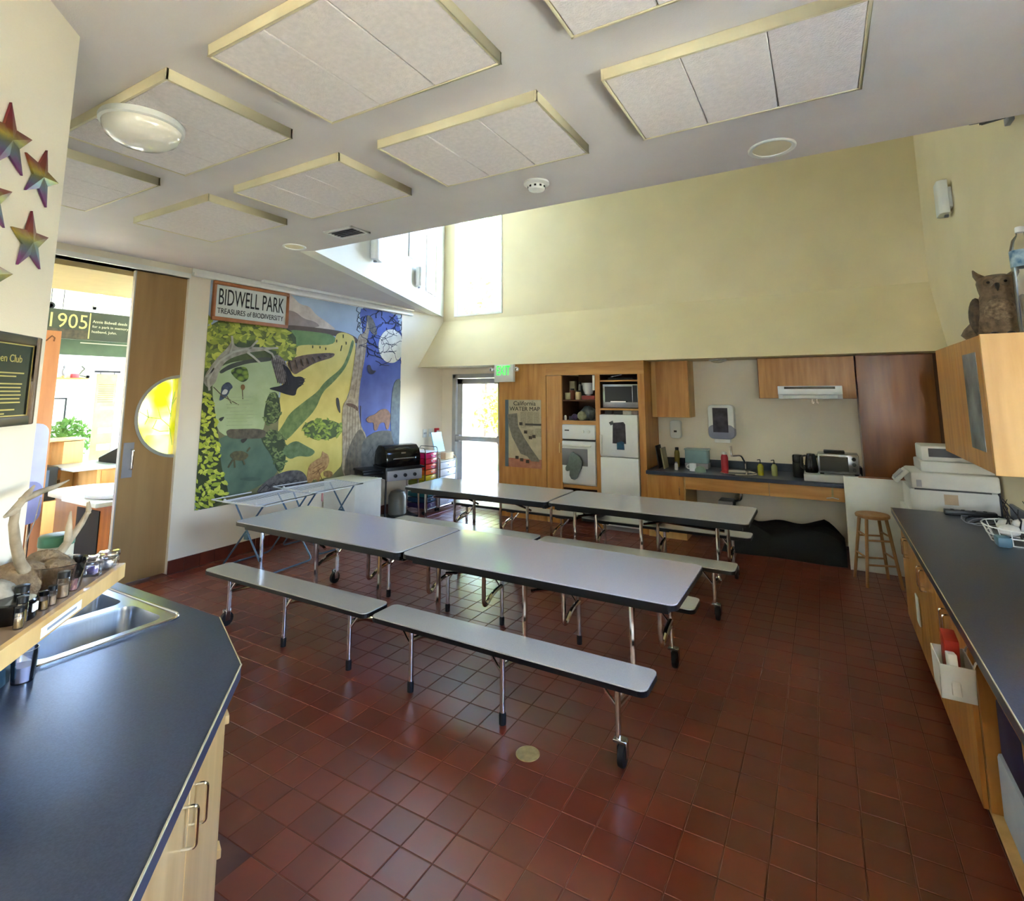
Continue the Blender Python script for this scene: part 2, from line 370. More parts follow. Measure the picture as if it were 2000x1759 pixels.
# ---- base tiles along the left wall
bb = S('baseboard_left', 'red tile base along the mural wall')
y = OY1+.002
bmesh_ = None
while y < 6.9:
    o = MB().box(XL, XL+.014, y, min(y+TS-.004, 6.95), 0, .13).build('tile', M['base_tile'], bb, bevel=.002, seg=1); y += TS
struct(MB().box(XL, XL+.012, 6.95, YB, 0, .13).build('baseboard_exit', M['base_tile']))

# ---- clerestory window (window_1)
wd = S('window_1', 'tall clerestory window beside the tower corner')
f = MB().box(WX0, WX0+.09, YB-.02, YB+.1, WZ0, WZ1).box(WX1-.03, WX1, YB-.012, YB+.1, WZ0, WZ1).box(WX0, WX1, YB-.015, YB+.1, WZ0, WZ0+.04).box(WX0, WX1, YB-.01, YB+.1, WZ1-.05, WZ1)
f.build('window_frame', M['trim_white'], wd, bevel=.004, seg=1)
MB().box(WX0+.13, WX0+.15, YB+.03, YB+.08, WZ0+.04, WZ1-.05).build('mullion', M['trim_white'], wd)
MB().box(WX0+.08, WX1-.03, YB+.07, YB+.078, WZ0+.03, WZ1-.04).build('pane', M['pane'], wd)
portal('sky_portal_tower', (WX0, YB+.2, WZ0), (WX1-WX0, 0, 0), (0, 0, WZ1-WZ0), (0, -1, 0))
# ---- unseen high window added to brighten the slanting tower wall (window_2)
wd = S('window_2', 'added unseen high window in the right tower wall')
f = MB().box(XR-.01, XR+.1, CY0, CY0+.05, CZ0, CZ1).box(XR-.01, XR+.1, CY1-.05, CY1, CZ0, CZ1).box(XR-.01, XR+.1, CY0, CY1, CZ0, CZ0+.05).box(XR-.01, XR+.1, CY0, CY1, CZ1-.05, CZ1)
f.build('window_frame', M['trim_white'], wd)
MB().box(XR+.06, XR+.068, CY0+.04, CY1-.04, CZ0+.04, CZ1-.04).build('pane', M['pane'], wd)
portal('sky_portal_clerestory', (XR+.2, CY0, CZ0), (0, CY1-CY0, 0), (0, 0, CZ1-CZ0), (-1, 0, 0))
# ---- counter window beside the photographer (window_7)
wd = S('window_7', 'counter window in the right wall')
f = MB().box(XR-.01, XR+.1, RY0, RY0+.05, RZ0, RZ1).box(XR-.01, XR+.1, RY1-.05, RY1, RZ0, RZ1).box(XR-.01, XR+.1, RY0, RY1, RZ0, RZ0+.05).box(XR-.01, XR+.1, RY0, RY1, RZ1-.05, RZ1)
f.build('window_frame', M['trim_white'], wd)
MB().box(XR+.06, XR+.068, RY0+.04, RY1-.04, RZ0+.04, RZ1-.04).build('pane', M['pane'], wd)
portal('sky_portal_counter', (XR+.2, RY0, RZ0), (0, RY1-RY0, 0), (0, 0, RZ1-RZ0), (-1, 0, 0))
# ---- unseen window added behind the photographer to light the cabinet end (window_3)
wd = S('window_3', 'added unseen window in the slanting wall behind the counter')
fr = MB(); ff = lambda u, v, d: DW(u, v, d)
for u0, u1, v0, v1 in ((BA0, BA0+.05, BZ0, BZ1), (BA1-.05, BA1, BZ0, BZ1), (BA0, BA1, BZ0, BZ0+.05), (BA0, BA1, BZ1-.05, BZ1)):
    fr.prism([(u0,v0),(u1,v0),(u1,v1),(u0,v1)], -.1, .01, ff)
fr.build('window_frame', M['trim_white'], wd)
MB().prism([(BA0+.04,BZ0+.04),(BA1-.04,BZ0+.04),(BA1-.04,BZ1-.04),(BA0+.04,BZ1-.04)], -.08, -.072, ff).build('pane', M['pane'], wd)
portal('sky_portal_behind', DW(BA0, BZ0, -.2), AV*(BA1-BA0), (0, 0, BZ1-BZ0), NV)

# ---- glazed exit door (door_1)
dr = S('door_1', 'glazed aluminium exit door with push bar')
f = MB().box(DX0, DX0+.07, YB-.03, YB+.12, 0, DZ).box(DX1-.07, DX1, YB-.03, YB+.12, 0, DZ).box(DX0, DX1, YB-.03, YB+.12, DZ-.07, DZ)
f.build('door_frame', M['alu'], dr, bevel=.004, seg=1)
lx0, lx1 = DX0+.075, DX1-.075
f = MB().box(lx0, lx0+.11, YB+.02, YB+.065, .02, DZ-.075).box(lx1-.11, lx1, YB+.02, YB+.065, .02, DZ-.075).box(lx0, lx1, YB+.02, YB+.065, DZ-.17, DZ-.075).box(lx0, lx1, YB+.02, YB+.065, .02, .24)
f.build('door_leaf_frame', M['alu'], dr, bevel=.003, seg=1)
MB().box(lx0+.1, lx1-.1, YB+.038, YB+.046, .22, DZ-.16).build('pane', M['door_pane'], dr)
pb = MB().box(lx0+.02, lx1-.02, YB-.06, YB-.01, 1.01, 1.09).build('push_bar', M['alu'], dr, bevel=.012)
MB().box(lx0, lx0+.09, YB-.05, YB+.02, .99, 1.11).box(lx1-.09, lx1, YB-.05, YB+.02, .99, 1.11).build('bar_bracket', M['grey_pl'], pb, bevel=.006)
portal('sky_portal_exit', (DX0, YB+.2, 0), (DX1-DX0, 0, 0), (0, 0, DZ), (0, -1, 0))
struct(MB().box(DX0-.02, DX1+.02, YB-.01, YB+.14, -.07, .006).build('trim_1', M['alu']))

# ---- sliding door into the hall (door_2) with its round window
d2 = S('door_2', 'tall wooden pocket door with a round yellow window')
cy, cz, cr = 3.275, 1.605, .415
arc = []
y1 = 3.252
for k in range(19):
    a = -PI/2-PI*k/18; yy = cy+cr*math.cos(a); zz = cz+cr*math.sin(a)
    arc.append((min(yy, y1), zz))
poly = [(2.745, .012), (y1, .012)]+arc+[(y1, OZ-.005), (2.745, OZ-.005)]
MB().prism(poly, XL-.085, XL-.04, YZ).build('door_panel', M['door_wood'], d2)
MB().box(XL-.086, XL-.039, 2.735, 2.746, .012, OZ-.005).build('edge_strip', M['alu'], d2)
ring = [(min(cy+(cr+.02)*math.cos(-PI/2-PI*k/24), y1), cz+(cr+.02)*math.sin(-PI/2-PI*k/24)) for k in range(25)]
ring += [(min(cy+(cr-.012)*math.cos(-PI/2-PI*k/24), y1), cz+(cr-.012)*math.sin(-PI/2-PI*k/24)) for k in range(24, -1, -1)]
MB().prism(ring, XL-.09, XL-.034, YZ).build('porthole_ring', M['alu'], d2)
def tint_glass():
    m = bpy.data.materials.new('yellow painted glass'); m.use_nodes = True; nt = m.node_tree; nt.nodes.clear()
    o = nt.nodes.new('ShaderNodeOutputMaterial'); t = nt.nodes.new('ShaderNodeBsdfTranslucent'); tr = nt.nodes.new('ShaderNodeBsdfTransparent'); mx = nt.nodes.new('ShaderNodeMixShader')
    tc = nt.nodes.new('ShaderNodeTexCoord'); n = nt.nodes.new('ShaderNodeTexNoise'); n.inputs['Scale'].default_value = 3.0
    cr_ = nt.nodes.new('ShaderNodeValToRGB'); cr_.color_ramp.elements[0].color = lin((214, 222, 60)); cr_.color_ramp.elements[1].color = lin((255, 250, 190))
    cr_.color_ramp.elements[0].position = .35; cr_.color_ramp.elements[1].position = .65
    nt.links.new(tc.outputs['Object'], n.inputs['Vector']); nt.links.new(n.outputs[0], cr_.inputs[0])
    nt.links.new(cr_.outputs[0], t.inputs[0]); nt.links.new(cr_.outputs[0], tr.inputs[0]); mx.inputs[0].default_value = .55
    nt.links.new(t.outputs[0], mx.inputs[1]); nt.links.new(tr.outputs[0], mx.inputs[2]); nt.links.new(mx.outputs[0], o.inputs[0]); return m
M['ygl'] = tint_glass()
gl = [(min(cy+cr*math.cos(-PI/2-PI*k/24), y1), cz+cr*math.sin(-PI/2-PI*k/24)) for k in range(25)]
pn_ = MB().prism(gl, XL-.066, XL-.06, YZ).build('pane', M['ygl'], d2); pn_['label'] = 'translucent yellow-green glass painted with branches'
M['teal_line'] = mat('teal line paint', (120, 170, 120), .6, var=.1)
br = MB(); X0 = XL-.056
for pts in ([(3.235,1.30),(3.19,1.50),(3.20,1.72),(3.22,1.86)], [(3.19,1.5),(3.10,1.58),(2.98,1.60),(2.89,1.66)], [(3.10,1.58),(3.06,1.70)], [(2.98,1.60),(2.96,1.68)], [(3.2,1.6),(3.15,1.74)], [(3.19,1.45),(3.10,1.45),(3.02,1.49)], [(3.2,1.72),(3.24,1.80)], [(3.15,1.74),(3.13,1.82)], [(2.98,1.6),(2.95,1.53)], [(3.06,1.57),(3.03,1.49)]):
    br.tube([(X0, a, b) for a, b in pts], .004, 5)
br.build('painted_branches', M['teal_line'], d2)
hp = on_x(250, 905, XL)
pl = MB().box(XL-.04, XL-.034, 2.765, 2.86, 1.02, 1.36).build('pull_plate', M['grey_pl'], d2, bevel=.002, seg=1)
MB().tube(fillet([(XL-.036, 2.835, 1.10), (XL+.01, 2.835, 1.10), (XL+.01, 2.835, 1.29), (XL-.036, 2.835, 1.29)], .02), .009, 8).build('pull_handle', M['chrome'], pl, smooth=True)
struct(MB().box(XL-.16, XL+.03, OY0, OY1, OZ, OZ+.05).build('trim_2', M['trim_white'], None))
# cornice rail over the mural
struct(MB().box(XL, XL+.05, 3.27, 6.95, 3.13, 3.17).box(XL, XL+.02, 3.27, 6.95, 3.17, 3.22).build('trim_3', M['trim_white'], None, bevel=.005))
struct(MB().box(XL+.10, XL+.16, 4.05, 6.85, 3.185, 3.219).build('trim_4', M['trim_white'], None, bevel=.005))

# ---- exhibit hall beyond the opening
HX = -11.0
hall_floor = mat('hall carpet', (196, 172, 138), .9, var=.1, scale=30, bump=.2, bscale=200)
struct(MB().box(HX-.15, XL-.15, -1.2, 8.15, -.08, 0).build('floor_hall', hall_floor))
w = MB(); w.box(HX-.15, XL-.15, -1.2, 8.15, 5.6, 5.75)
struct(w.build('ceiling_hall', M['white_wall']))
struct(MB().box(-7.62, XL-.16, -1.2, 8.0, 3.05, 3.14).build('ceiling_hall_soffit', mat('shaded ceiling tan', (196, 172, 124), .8, var=.03)))  # tan colour carries the shade on the near hall ceiling
hw0, hw1, hz0, hz1 = 4.38, 7.4, .75, 2.15
w = MB().box(HX-.15, HX, -1.2, hw0, 0, 5.6).box(HX-.15, HX, hw1, 8.15, 0, 5.6).box(HX-.15, HX, hw0, hw1, 0, hz0).box(HX-.15, HX, hw0, hw1, hz1, 3.3).box(HX-.15, HX, hw0, hw1, 5.3, 5.6)
struct(w.build('wall_hall_far', M['white_wall']))
struct(MB().box(XL-.16, XL-.15, OY1, 8.15, CZ+.1, 5.6).box(XL-.16, XL-.15, -1.2, OY1, CZ+.1, 5.6).build('wall_hall_inner', M['white_wall']))
struct(MB().box(HX, XL-.15, -1.35, -1.2, 0, 5.6).build('wall_hall_near', M['white_wall']))
w = MB().box(HX, -10.4, 8.0, 8.15, 0, 5.6).box(-7.0, XL-.15, 8.0, 8.15, 0, 5.6).box(-10.4, -7.0, 8.0, 8.15, 0, .7).box(-10.4, -7.0, 8.0, 8.15, 3.4, 5.6)
struct(w.build('wall_hall_side', M['white_wall']))
for n, (k0, k1, z0, z1) in enumerate(((hw0, hw1, hz0, hz1), (hw0, hw1, 3.3, 5.3))):
    wd = S('window_%d' % (4+n), 'exhibit hall window' if n == 0 else 'high exhibit hall window')
    f = MB()
    for a, b in ((k0, k0+.05), (k1-.05, k1), ((k0+k1)/2-.025, (k0+k1)/2+.025)): f.box(HX-.1, HX+.01, a, b, z0, z1)
    f.box(HX-.1, HX+.01, k0, k1, z0, z0+.05).box(HX-.1, HX+.01, k0, k1, z1-.05, z1)
    f.build('window_frame', M['trim_white'], wd)
    MB().box(HX-.06, HX-.052, k0+.04, (k0+k1)/2, z0+.04, z1-.04).build('pane', M['pane'], wd)
    MB().box(HX-.06, HX-.052, (k0+k1)/2, k1-.04, z0+.04, z1-.04).build('pane', M['pane'], wd)
    portal('sky_portal_hall_%d' % n, (HX-.2, k0, z0), (0, k1-k0, 0), (0, 0, z1-z0), (1, 0, 0))
wd = S('window_6', 'wide unseen side window added to brighten the exhibit hall')  # out of view, added to make the hall bright
f = MB()
for a in (-10.4, -8.73, -7.05): f.box(a, a+.05, 7.99, 8.1, .7, 3.4)
f.box(-10.4, -7.0, 7.99, 8.1, .7, .75).box(-10.4, -7.0, 7.99, 8.1, 3.35, 3.4)
f.build('window_frame', M['trim_white'], wd)
for a, b in ((-10.36, -8.72), (-8.7, -7.04)): MB().box(a, b, 8.05, 8.058, .74, 3.36).build('pane', M['pane'], wd)
portal('sky_portal_hall_side', (-10.4, 8.2, .7), (3.4, 0, 0), (0, 0, 2.7), (0, -1, 0))

# ================================================================== OUTSIDE
M['grass'] = mat('lawn', (142, 140, 124), .9, rgb2=(110, 110, 92), scale=6, bump=.4, bscale=120)
M['path'] = mat('concrete path', (204, 206, 210), .85, var=.08, scale=4, bump=.15, bscale=80)
struct(MB().box(-60, 40, -40, 70, -.3, -.1).build('ground_lawn', M['grass']))
struct(MB().box(-9, 2, YB+.15, 11.2, -.1, -.02).build('path_exit', M['path']))
struct(MB().box(-16, -5, 11.2, 16.5, -.1, -.05).build('ground_lawn_strip', mat('green lawn', (150, 186, 66), .9, rgb2=(120, 160, 50), scale=6, bump=.4, bscale=120)))
struct(MB().box(-5, 14, -14, -1.3, -.1, -.04).build('path_bounce_slab', M['path']))  # unseen pale slab added to bounce sunlight in through the window behind
def leaf_mat(name, a, b):
    m = mat(name, a, .6, rgb2=b, scale=5)
    nt = m.node_tree; bs = nt.nodes['Principled BSDF']; tl = nt.nodes.new('ShaderNodeBsdfTranslucent'); tl.inputs[0].default_value = lin(a)
    mx = nt.nodes.new('ShaderNodeMixShader'); mx.inputs[0].default_value = .4; out = nt.nodes['Material Output']
    nt.links.new(bs.outputs[0], mx.inputs[1]); nt.links.new(tl.outputs[0], mx.inputs[2]); nt.links.new(mx.outputs[0], out.inputs[0]); return m
M['leaf_a'] = leaf_mat('sunny leaves', (206, 204, 44), (176, 176, 34))
M['leaf_b'] = leaf_mat('green leaves', (120, 160, 80), (70, 110, 46))
M['bark'] = mat('bark', (98, 78, 60), .9, rgb2=(60, 46, 36), scale=12, bump=.6, bscale=40)
def leaves(mb, c, r, n, size):
    c = Vector(c)
    for _ in range(n):
        d = Vector((random.gauss(0,1), random.gauss(0,1), random.gauss(0,1))).normalized()*(random.random()**.4)
        p = c+Vector((d.x*r[0], d.y*r[1], d.z*r[2]))
        a = Vector((random.gauss(0,1), random.gauss(0,1), random.gauss(0,1))).normalized(); b = a.orthogonal().normalized()
        s = size*random.uniform(.6, 1.3)
        mb.add([p-a*s, p+b*s*.4, p+a*s, p-b*s*.4], [(0,1,2,3)])
def tree(name, label, cat, x, y, h, r, n, size, lm, trunk=.15, group=None):
    t = thing(name, label, cat, (x, y, -.1), 0, group)
    MB().tube([(0,0,0),(.05,.03,h*.35),(-.04,0,h*.7)], [trunk, trunk*.8, trunk*.5], 8).build('trunk', M['bark'], t, smooth=True)
    mb = MB()
    for k in range(7):
        a = k*2.4; leaves(mb, (math.cos(a)*r*.45*(k > 0), math.sin(a)*r*.45*(k > 0), h*.62+h*.28*random.random()), (r*.62, r*.62, h*.24), n//7, size)
    o = mb.build('foliage', lm, t); return t
tree('tree', 'tall leafy tree outside the clerestory window', 'tree', -9.5, 15.5, 9.0, 3.2, 1500, .22, M['leaf_b'])
tree('tree', 'broad tree past the lawn behind the exit door', 'tree', -12.0, 18.5, 7.5, 3.4, 2600, .22, M['leaf_a'])
tree('shrub', 'yellow-green shrub seen through the exit door glass', 'shrub', -7.9, 13.6, 1.9, 1.1, 1200, .09, M['leaf_a'], .05)
tree('tree', 'tree outside the exhibit hall window', 'tree', -16.0, 8.6, 5.0, 2.2, 1200, .18, M['leaf_b'])

# ================================================================== FOLDING TABLES
def make_table(label, loc):
    t = thing('folding_table', label, 'table', loc, 0, 'cafeteria tables with attached benches')
    for s in (1, -1):
        x0, x1 = (.013, 1.885) if s > 0 else (-1.885, -.013)
        top = MB().prism(rrect(x0, x1, -.375, .375, .045), .735, .742, XY).build('tabletop', M['lam_table'], t)
        top['label'] = 'light grey laminate top'
        MB().prism(rrect(x0-.004, x1+.004, -.379, .379, .047), .708, .7352, XY).build('edge_band', M['black'], top)
        fr = MB().box(s*.06, s*1.83, .27, .31, .665, .709).box(s*.06, s*1.83, -.31, -.27, .665, .709).box(s*.06, s*.10, -.27, .27, .65, .709)
        fr.box(s*.5, s*.9, -.27, .27, .675, .709).box(s*1.70, s*1.78, -.27, .27, .66, .709)
        fr.build('under_frame', M['black'], t)
        for q in (-1, 1): MB().tube([(s*.2, q*.1, .655), (s*1.65, q*.1, .60)], .014, 6).build('fold_rail', M['steel'], t)
        for xa, xb in ((.27, .62), (.94, 1.25)):
            for q in (-1, 1): MB().tube([(s*xa, q*.2, .60), (s*xb, q*.12, .66)], .011, 6).build('brace', M['chrome'], t, smooth=True)
        for w in (-1, 1):
            yb = w*.555
            b = MB().prism(rrect(*((x0+.013, x1-.085) if s > 0 else (x0+.085, x1-.013)), yb-.115, yb+.115, .04), .428, .435, XY).build('bench', M['lam_bench'], t)
            MB().prism(rrect(*((x0+.010, x1-.082) if s > 0 else (x0+.082, x1-.010)), yb-.118, yb+.118, .042), .403, .4282, XY).build('edge_band', M['black'], b)
            for k, xx in enumerate((.27, .94, 1.62)):
                x = s*xx
                pts = fillet([(x, w*.285, .70), (x, w*.285, .205), (x, w*.42, .285), (x, yb, .30)], .07, 5)
                leg = MB().tube(pts, .0165, 8).build('leg_tube', M['chrome'], t, smooth=True)
                if k == 2: MB().tube(fillet([(x, w*.30, .24), (x, w*.42, .25), (x, yb, .265)], .05), .013, 8).build('second_tube', M['chrome'], leg, smooth=True)
                zb = .115 if k == 2 else .03
                lg = MB().tube([(x, yb, .405), (x, yb, zb)], .0155, 10).build('leg', M['chrome'], t, smooth=True)
                MB().tube(fillet([(x-s*.11, yb, .39), (x-s*.07, yb, .34), (x, yb, .26)], .05), .009, 6).build('brace', M['chrome'], lg, smooth=True)
                MB().box(x-.06, x+.06, yb-.045, yb+.045, .375, .404).build('bracket', M['black'], lg, bevel=.006, seg=1)
                if k < 2: MB().lathe([(.0195, 0), (.0205, .05), (.017, .062)], (x, yb, 0), 10).build('rubber_foot', M['rubber'], lg, smooth=True)
                else:
                    AX = Matrix(((0,0,1),(1,0,0),(0,1,0)))
                    MB().lathe([(.03,-.017),(.052,-.014),(.055,0),(.052,.014),(.03,.017)], (x+s*.02, yb, .055), 18, AX).build('wheel', M['rubber'], lg, smooth=True)
                    MB().box(x+s*.02-.026, x+s*.02-.019, yb-.02, yb+.02, .045, .125).box(x+s*.02+.019, x+s*.02+.026, yb-.02, yb+.02, .045, .125).box(x-.024, x+s*.02+.022, yb-.024, yb+.024, .112, .128).build('caster_fork', M['steel'], lg, bevel=.003, seg=1)
    return t
make_table('nearer grey folding cafeteria table with attached benches, in front of the drying racks', (-2.625, 3.37, 0))
make_table('farther grey folding cafeteria table with attached benches, close to the kitchen', (-2.50, 5.42, 0))

# ================================================================== CEILING THINGS
plabel = {
 (0,0): 'acoustic ceiling panel beyond the dome lamp, cut off by the star wall',
 (1,0): 'acoustic ceiling panel that carries the round dome lamp',
 (2,0): 'large near acoustic ceiling panel right of the dome lamp',
 (3,0): 'acoustic ceiling panel cut by the top of the picture',
 (0,1): 'acoustic ceiling panel closest to the sliding door',
 (1,1): 'acoustic ceiling panel just left of the air vent',
 (2,1): 'acoustic ceiling panel beside the smoke detector',
 (3,1): 'acoustic ceiling panel beside the large recessed downlight'}
cols = ((-4.60, -3.60), (-3.31, -2.32), (-2.02, -1.04), (-.73, .24)); rows = ((1.10, 1.73), (2.04, 2.68))
for i, (x0, x1) in enumerate(cols):
    for j, (y0, y1) in enumerate(rows):
        t = thing('acoustic_panel', plabel[(i, j)], 'ceiling panel', ((x0+x1)/2, (y0+y1)/2, CZ), 0, 'acoustic panels on the ceiling')
        hx, hy = (x1-x0)/2, (y1-y0)/2
        f = MB().box(-hx, hx, -hy, -hy+.012, -.052, 0).box(-hx, hx, hy-.012, hy, -.052, 0).box(-hx, -hx+.012, -hy, hy, -.052, 0).box(hx-.012, hx, -hy, hy, -.052, 0)
        f.build('edge_frame', M['panel_edge'], t, bevel=.002, seg=1)
        for k in range(3):
            a = -hx+.012+k*(2*hx-.024)/3; b = -hx+.012+(k+1)*(2*hx-.024)/3
            MB().box(a+.0015, b-.0015, -hy+.012, hy-.012, -.05, -.012).build('tile', M['acoustic'], t, bevel=.004, seg=1)
t = thing('dome_lamp', 'round white dome ceiling lamp, switched off', 'ceiling lamp', (-2.80, 1.245, CZ-.052))
MB().lathe([(.175,0),(.18,-.012),(.178,-.03),(.165,-.036)], (0,0,0), 36).build('lamp_ring', M['white_pl'], t, smooth=True)
MB().lathe([(.166,-.03),(.163,-.055),(.148,-.085),(.11,-.112),(.055,-.126),(.01,-.128)], (0,0,0), 36).build('lamp_shade', mat('opal glass', (236, 230, 216), .15, var=.02, coat=.3), t, smooth=True)
def downlight(x, y, r, label):
    t = thing('recessed_downlight', label, 'ceiling lamp', (x, y, CZ), 0, 'recessed ceiling downlights')
    MB().lathe([(r*.8,-.001),(r,-.001),(r,-.008),(r*.95,-.012),(r*.82,-.008),(r*.8,-.001)], (0,0,0), 32).build('trim_ring', M['white_pl'], t, smooth=True)
    MB().lathe([(r*.82,-.002),(r*.7,-.0045),(r*.3,-.006),(.01,-.0065)], (0,0,0), 32).build('reflector', mat('lamp reflector', (238, 226, 190), .35, var=.03), t, smooth=True)
downlight(-.155, 3.235, .125, 'large recessed downlight by the edge of the tower opening')
downlight(-4.24, 3.25, .105, 'small recessed downlight at the pointed corner of the tower opening')
t = thing('smoke_detector', 'round white smoke detector on the ceiling', 'smoke detector', (-1.545, 3.02, CZ))
MB().lathe([(.085,0),(.085,-.012),(.07,-.02)], n=24).build('base_plate', M['white_pl'], t, smooth=True)
MB().lathe([(.058,-.018),(.056,-.04),(.05,-.052),(.03,-.06),(.01,-.061)], n=24).build('sensor_head', M['white_pl'], t, smooth=True)
v = MB()
for k in range(10):
    a = 2*PI*k/10; v.obox((math.cos(a)*.056, math.sin(a)*.056, -.034), (.006, .014, .012), Matrix.Rotation(a, 3, 'Z'))
v.build('sensor_slots', M['black'], t)
t = thing('air_vent', 'square louvred ceiling air vent', 'air vent', (-3.46, 3.17, CZ))
MB().box(-.17,.17,-.11,-.085,-.014,0).box(-.17,.17,.085,.11,-.014,0).box(-.17,-.145,-.11,.11,-.014,0).box(.145,.17,-.11,.11,-.014,0).build('vent_frame', M['white_pl'], t, bevel=.003, seg=1)
MB().box(-.15,.15,-.09,.09,-.004,-.001).build('vent_back', M['black_mat'], t)
for k in range(5): MB().obox((0, -.068+k*.034, -.008), (.29, .02, .002), Matrix.Rotation(.7, 3, 'X')).build('louvre', M['grey_pl'], t)

t = thing('floor_cover', 'round brass floor cover set in the red tiles', 'floor cover', (-1.443, 2.664, 0))
MB().lathe([(.062,0),(.062,.003),(.058,.0045),(.01,.005)], n=32).build('plate', M['brass'], t)
MB().lathe([(.012,.0045),(.012,.0065),(.004,.007)], (.0,.0,0), 12).build('plug', M['brass'], t, smooth=True)
# ---- wall boxes in the tower
def sconce(label, loc, rz, w=.19, h=.34):
    t = thing('wall_sconce', label, 'wall lamp', loc, rz, 'white box wall lamps in the tower')
    MB().box(-w*.3, w*.3, 0, .03, h*.2, h*.8).build('back_plate', M['white_pl'], t)
    MB().prism([(-w/2,.03),(w/2,.03),(w/2,.085),(w*.38,.11),(-w*.38,.11),(-w/2,.085)], 0, h, XY).build('shade', M['white_pl'], t, bevel=.004, seg=1)
    MB().box(-.02,.02,.03,.06,-.02,0).build('thumb_screw', M['grey_pl'], t)
ang = math.atan2(dn.y, dn.x)-PI/2
sconce('white box wall lamp at the narrow end of the slanting tower wall', DG(1.38, 3.46), ang, .22)
sconce('white box wall lamp by the louvred frame on the slanting tower wall', DG(3.13, 3.47), ang, .26, .30)
sconce('white box wall lamp on the right tower wall', (XR, 6.3, 3.50), PI/2, .2, .32)
t = thing('louvred_frame', 'cream framed louvre on the slanting tower wall', 'wall vent', DG(3.9, 3.5), ang)
MB().box(-.30,-.25,0,.03,0,.95).box(.25,.30,0,.03,0,.95).box(-.30,.30,0,.03,0,.05).box(-.30,.30,0,.03,.9,.95).build('frame', M['trim_white'], t, bevel=.004, seg=1)
MB().box(-.25,-.012,.0,.012,.05,.9).build('panel', mat('cream louvre', (224, 214, 150), .6, var=.04), t)
MB().box(.012,.25,.0,.012,.05,.9).build('panel', MATS['cream louvre'], t)
t = tag(MB().prism([(2.72, 3.86), (3.34, 3.86), (3.34, 4.75), (2.72, 4.75)], 0, .02, lambda u, v, d: DG(u, v, d)).build('sun_patch_panel', M['white_pl'], None, bevel=.003, seg=1), 'white panel standing in for a sun patch high on the slanting tower wall', 'board')  # thin white panel stands in for a patch of sunlight on the wall
t = thing('speaker_bracket', 'dark device on a bracket at the top right wall', 'bracket', (XR, 4.42, 3.62))
MB().box(-.03, 0, -.05, .05, -.06, .06).build('wall_plate', M['grey_pl'], t, bevel=.004)
MB().bar((0,0,0), (-.16,-.05,-.04), .03, .03).bar((-.16,-.05,-.04), (-.2,-.25,-.05), .03, .03).build('arm', M['black'], t)
MB().box(-.26,-.13,-.40,-.18,-.1,.0).build('head', mat('grey device', (86, 88, 96), .5, var=.1), t, bevel=.01)

# ================================================================== KITCHEN WALL
FY = 7.2
t = thing('pantry_wall', 'maple pantry wall with oven, fridge and shelf bays', 'cabinet', (0,0,0))
MB().box(-4.37, -3.56, FY, FY+.03, 0, 2.27).build('front_panel', M['maple'], t)
MB().box(-4.37, -4.34, FY+.03, YB-.002, 0, 2.27).build('end_panel', M['maple'], t)
MB().box(-3.56, -2.08, FY, FY+.03, 2.09, 2.27).build('header', M['maple_h'], t)
MB().box(-3.55, -3.30, FY-.004, FY+.03, .0, 2.085).build('sliding_door', M['maple'], t, bevel=.002, seg=1)
MB().box(-3.345, -3.325, FY-.03, FY-.004, .98, 1.12).build('door_pull', M['maple_lt'], t, bevel=.004)
MB().box(-2.785, -2.715, FY, FY+.03, 0, 2.09).build('middle_stile', M['maple'], t)
MB().box(-2.17, -2.08, FY, FY+.03, 0, 2.09).build('right_stile', M['maple'], t)
MB().box(-2.11, -2.08, FY+.03, YB-.002, 0, 2.27).build('side_panel', M['maple'], t)
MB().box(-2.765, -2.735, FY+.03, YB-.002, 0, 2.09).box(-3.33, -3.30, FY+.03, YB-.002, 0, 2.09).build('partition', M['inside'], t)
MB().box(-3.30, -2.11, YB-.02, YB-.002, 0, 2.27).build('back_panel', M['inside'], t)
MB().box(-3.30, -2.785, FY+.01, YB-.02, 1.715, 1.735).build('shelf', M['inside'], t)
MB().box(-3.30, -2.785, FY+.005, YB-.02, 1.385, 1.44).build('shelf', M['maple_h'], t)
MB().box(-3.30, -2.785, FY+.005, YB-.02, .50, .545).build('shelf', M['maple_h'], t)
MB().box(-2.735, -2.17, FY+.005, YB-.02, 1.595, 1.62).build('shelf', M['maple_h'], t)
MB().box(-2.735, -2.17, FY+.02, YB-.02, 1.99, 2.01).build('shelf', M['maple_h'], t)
MB().box(-2.82, -2.79, FY-.003, FY+.02, 1.87, 2.08).build('paper_note', M['paper'], t)
# oven
t = thing('wall_oven', 'white built-in wall oven below the pantry shelves', 'oven', (-3.045, FY, .55))
MB().box(-.252, .252, .005, .5, 0, .83).build('body', M['white_app'], t)
MB().box(-.25, .25, -.02, .005, .63, .825).build('control_panel', M['white_app'], t, bevel=.006)
MB().box(-.21, -.14, -.0225, -.02, .745, .76).build('display', M['black'], t)
for k in range(2): MB().lathe([(.022,0),(.02,.018),(.01,.02)], (.07+.09*k, -.02, .74), 16, Matrix(((1,0,0),(0,0,-1),(0,1,0)))).build('knob', M['white_pl'], t, smooth=True)
MB().box(-.25, .25, 0, .006, .605, .632).build('vent_gap', M['black'], t)
dd = MB().box(-.25, .25, -.03, .005, .02, .602).build('door', M['white_app'], t, bevel=.008)
MB().box(-.25, .14, -.032, -.029, .265, .50).build('window', mat('oven glass', (120, 118, 122), .12, var=.05), dd)
MB().box(-.24, .20, -.06, -.03, .53, .555).build('handle', M['white_pl'], dd, bevel=.008)
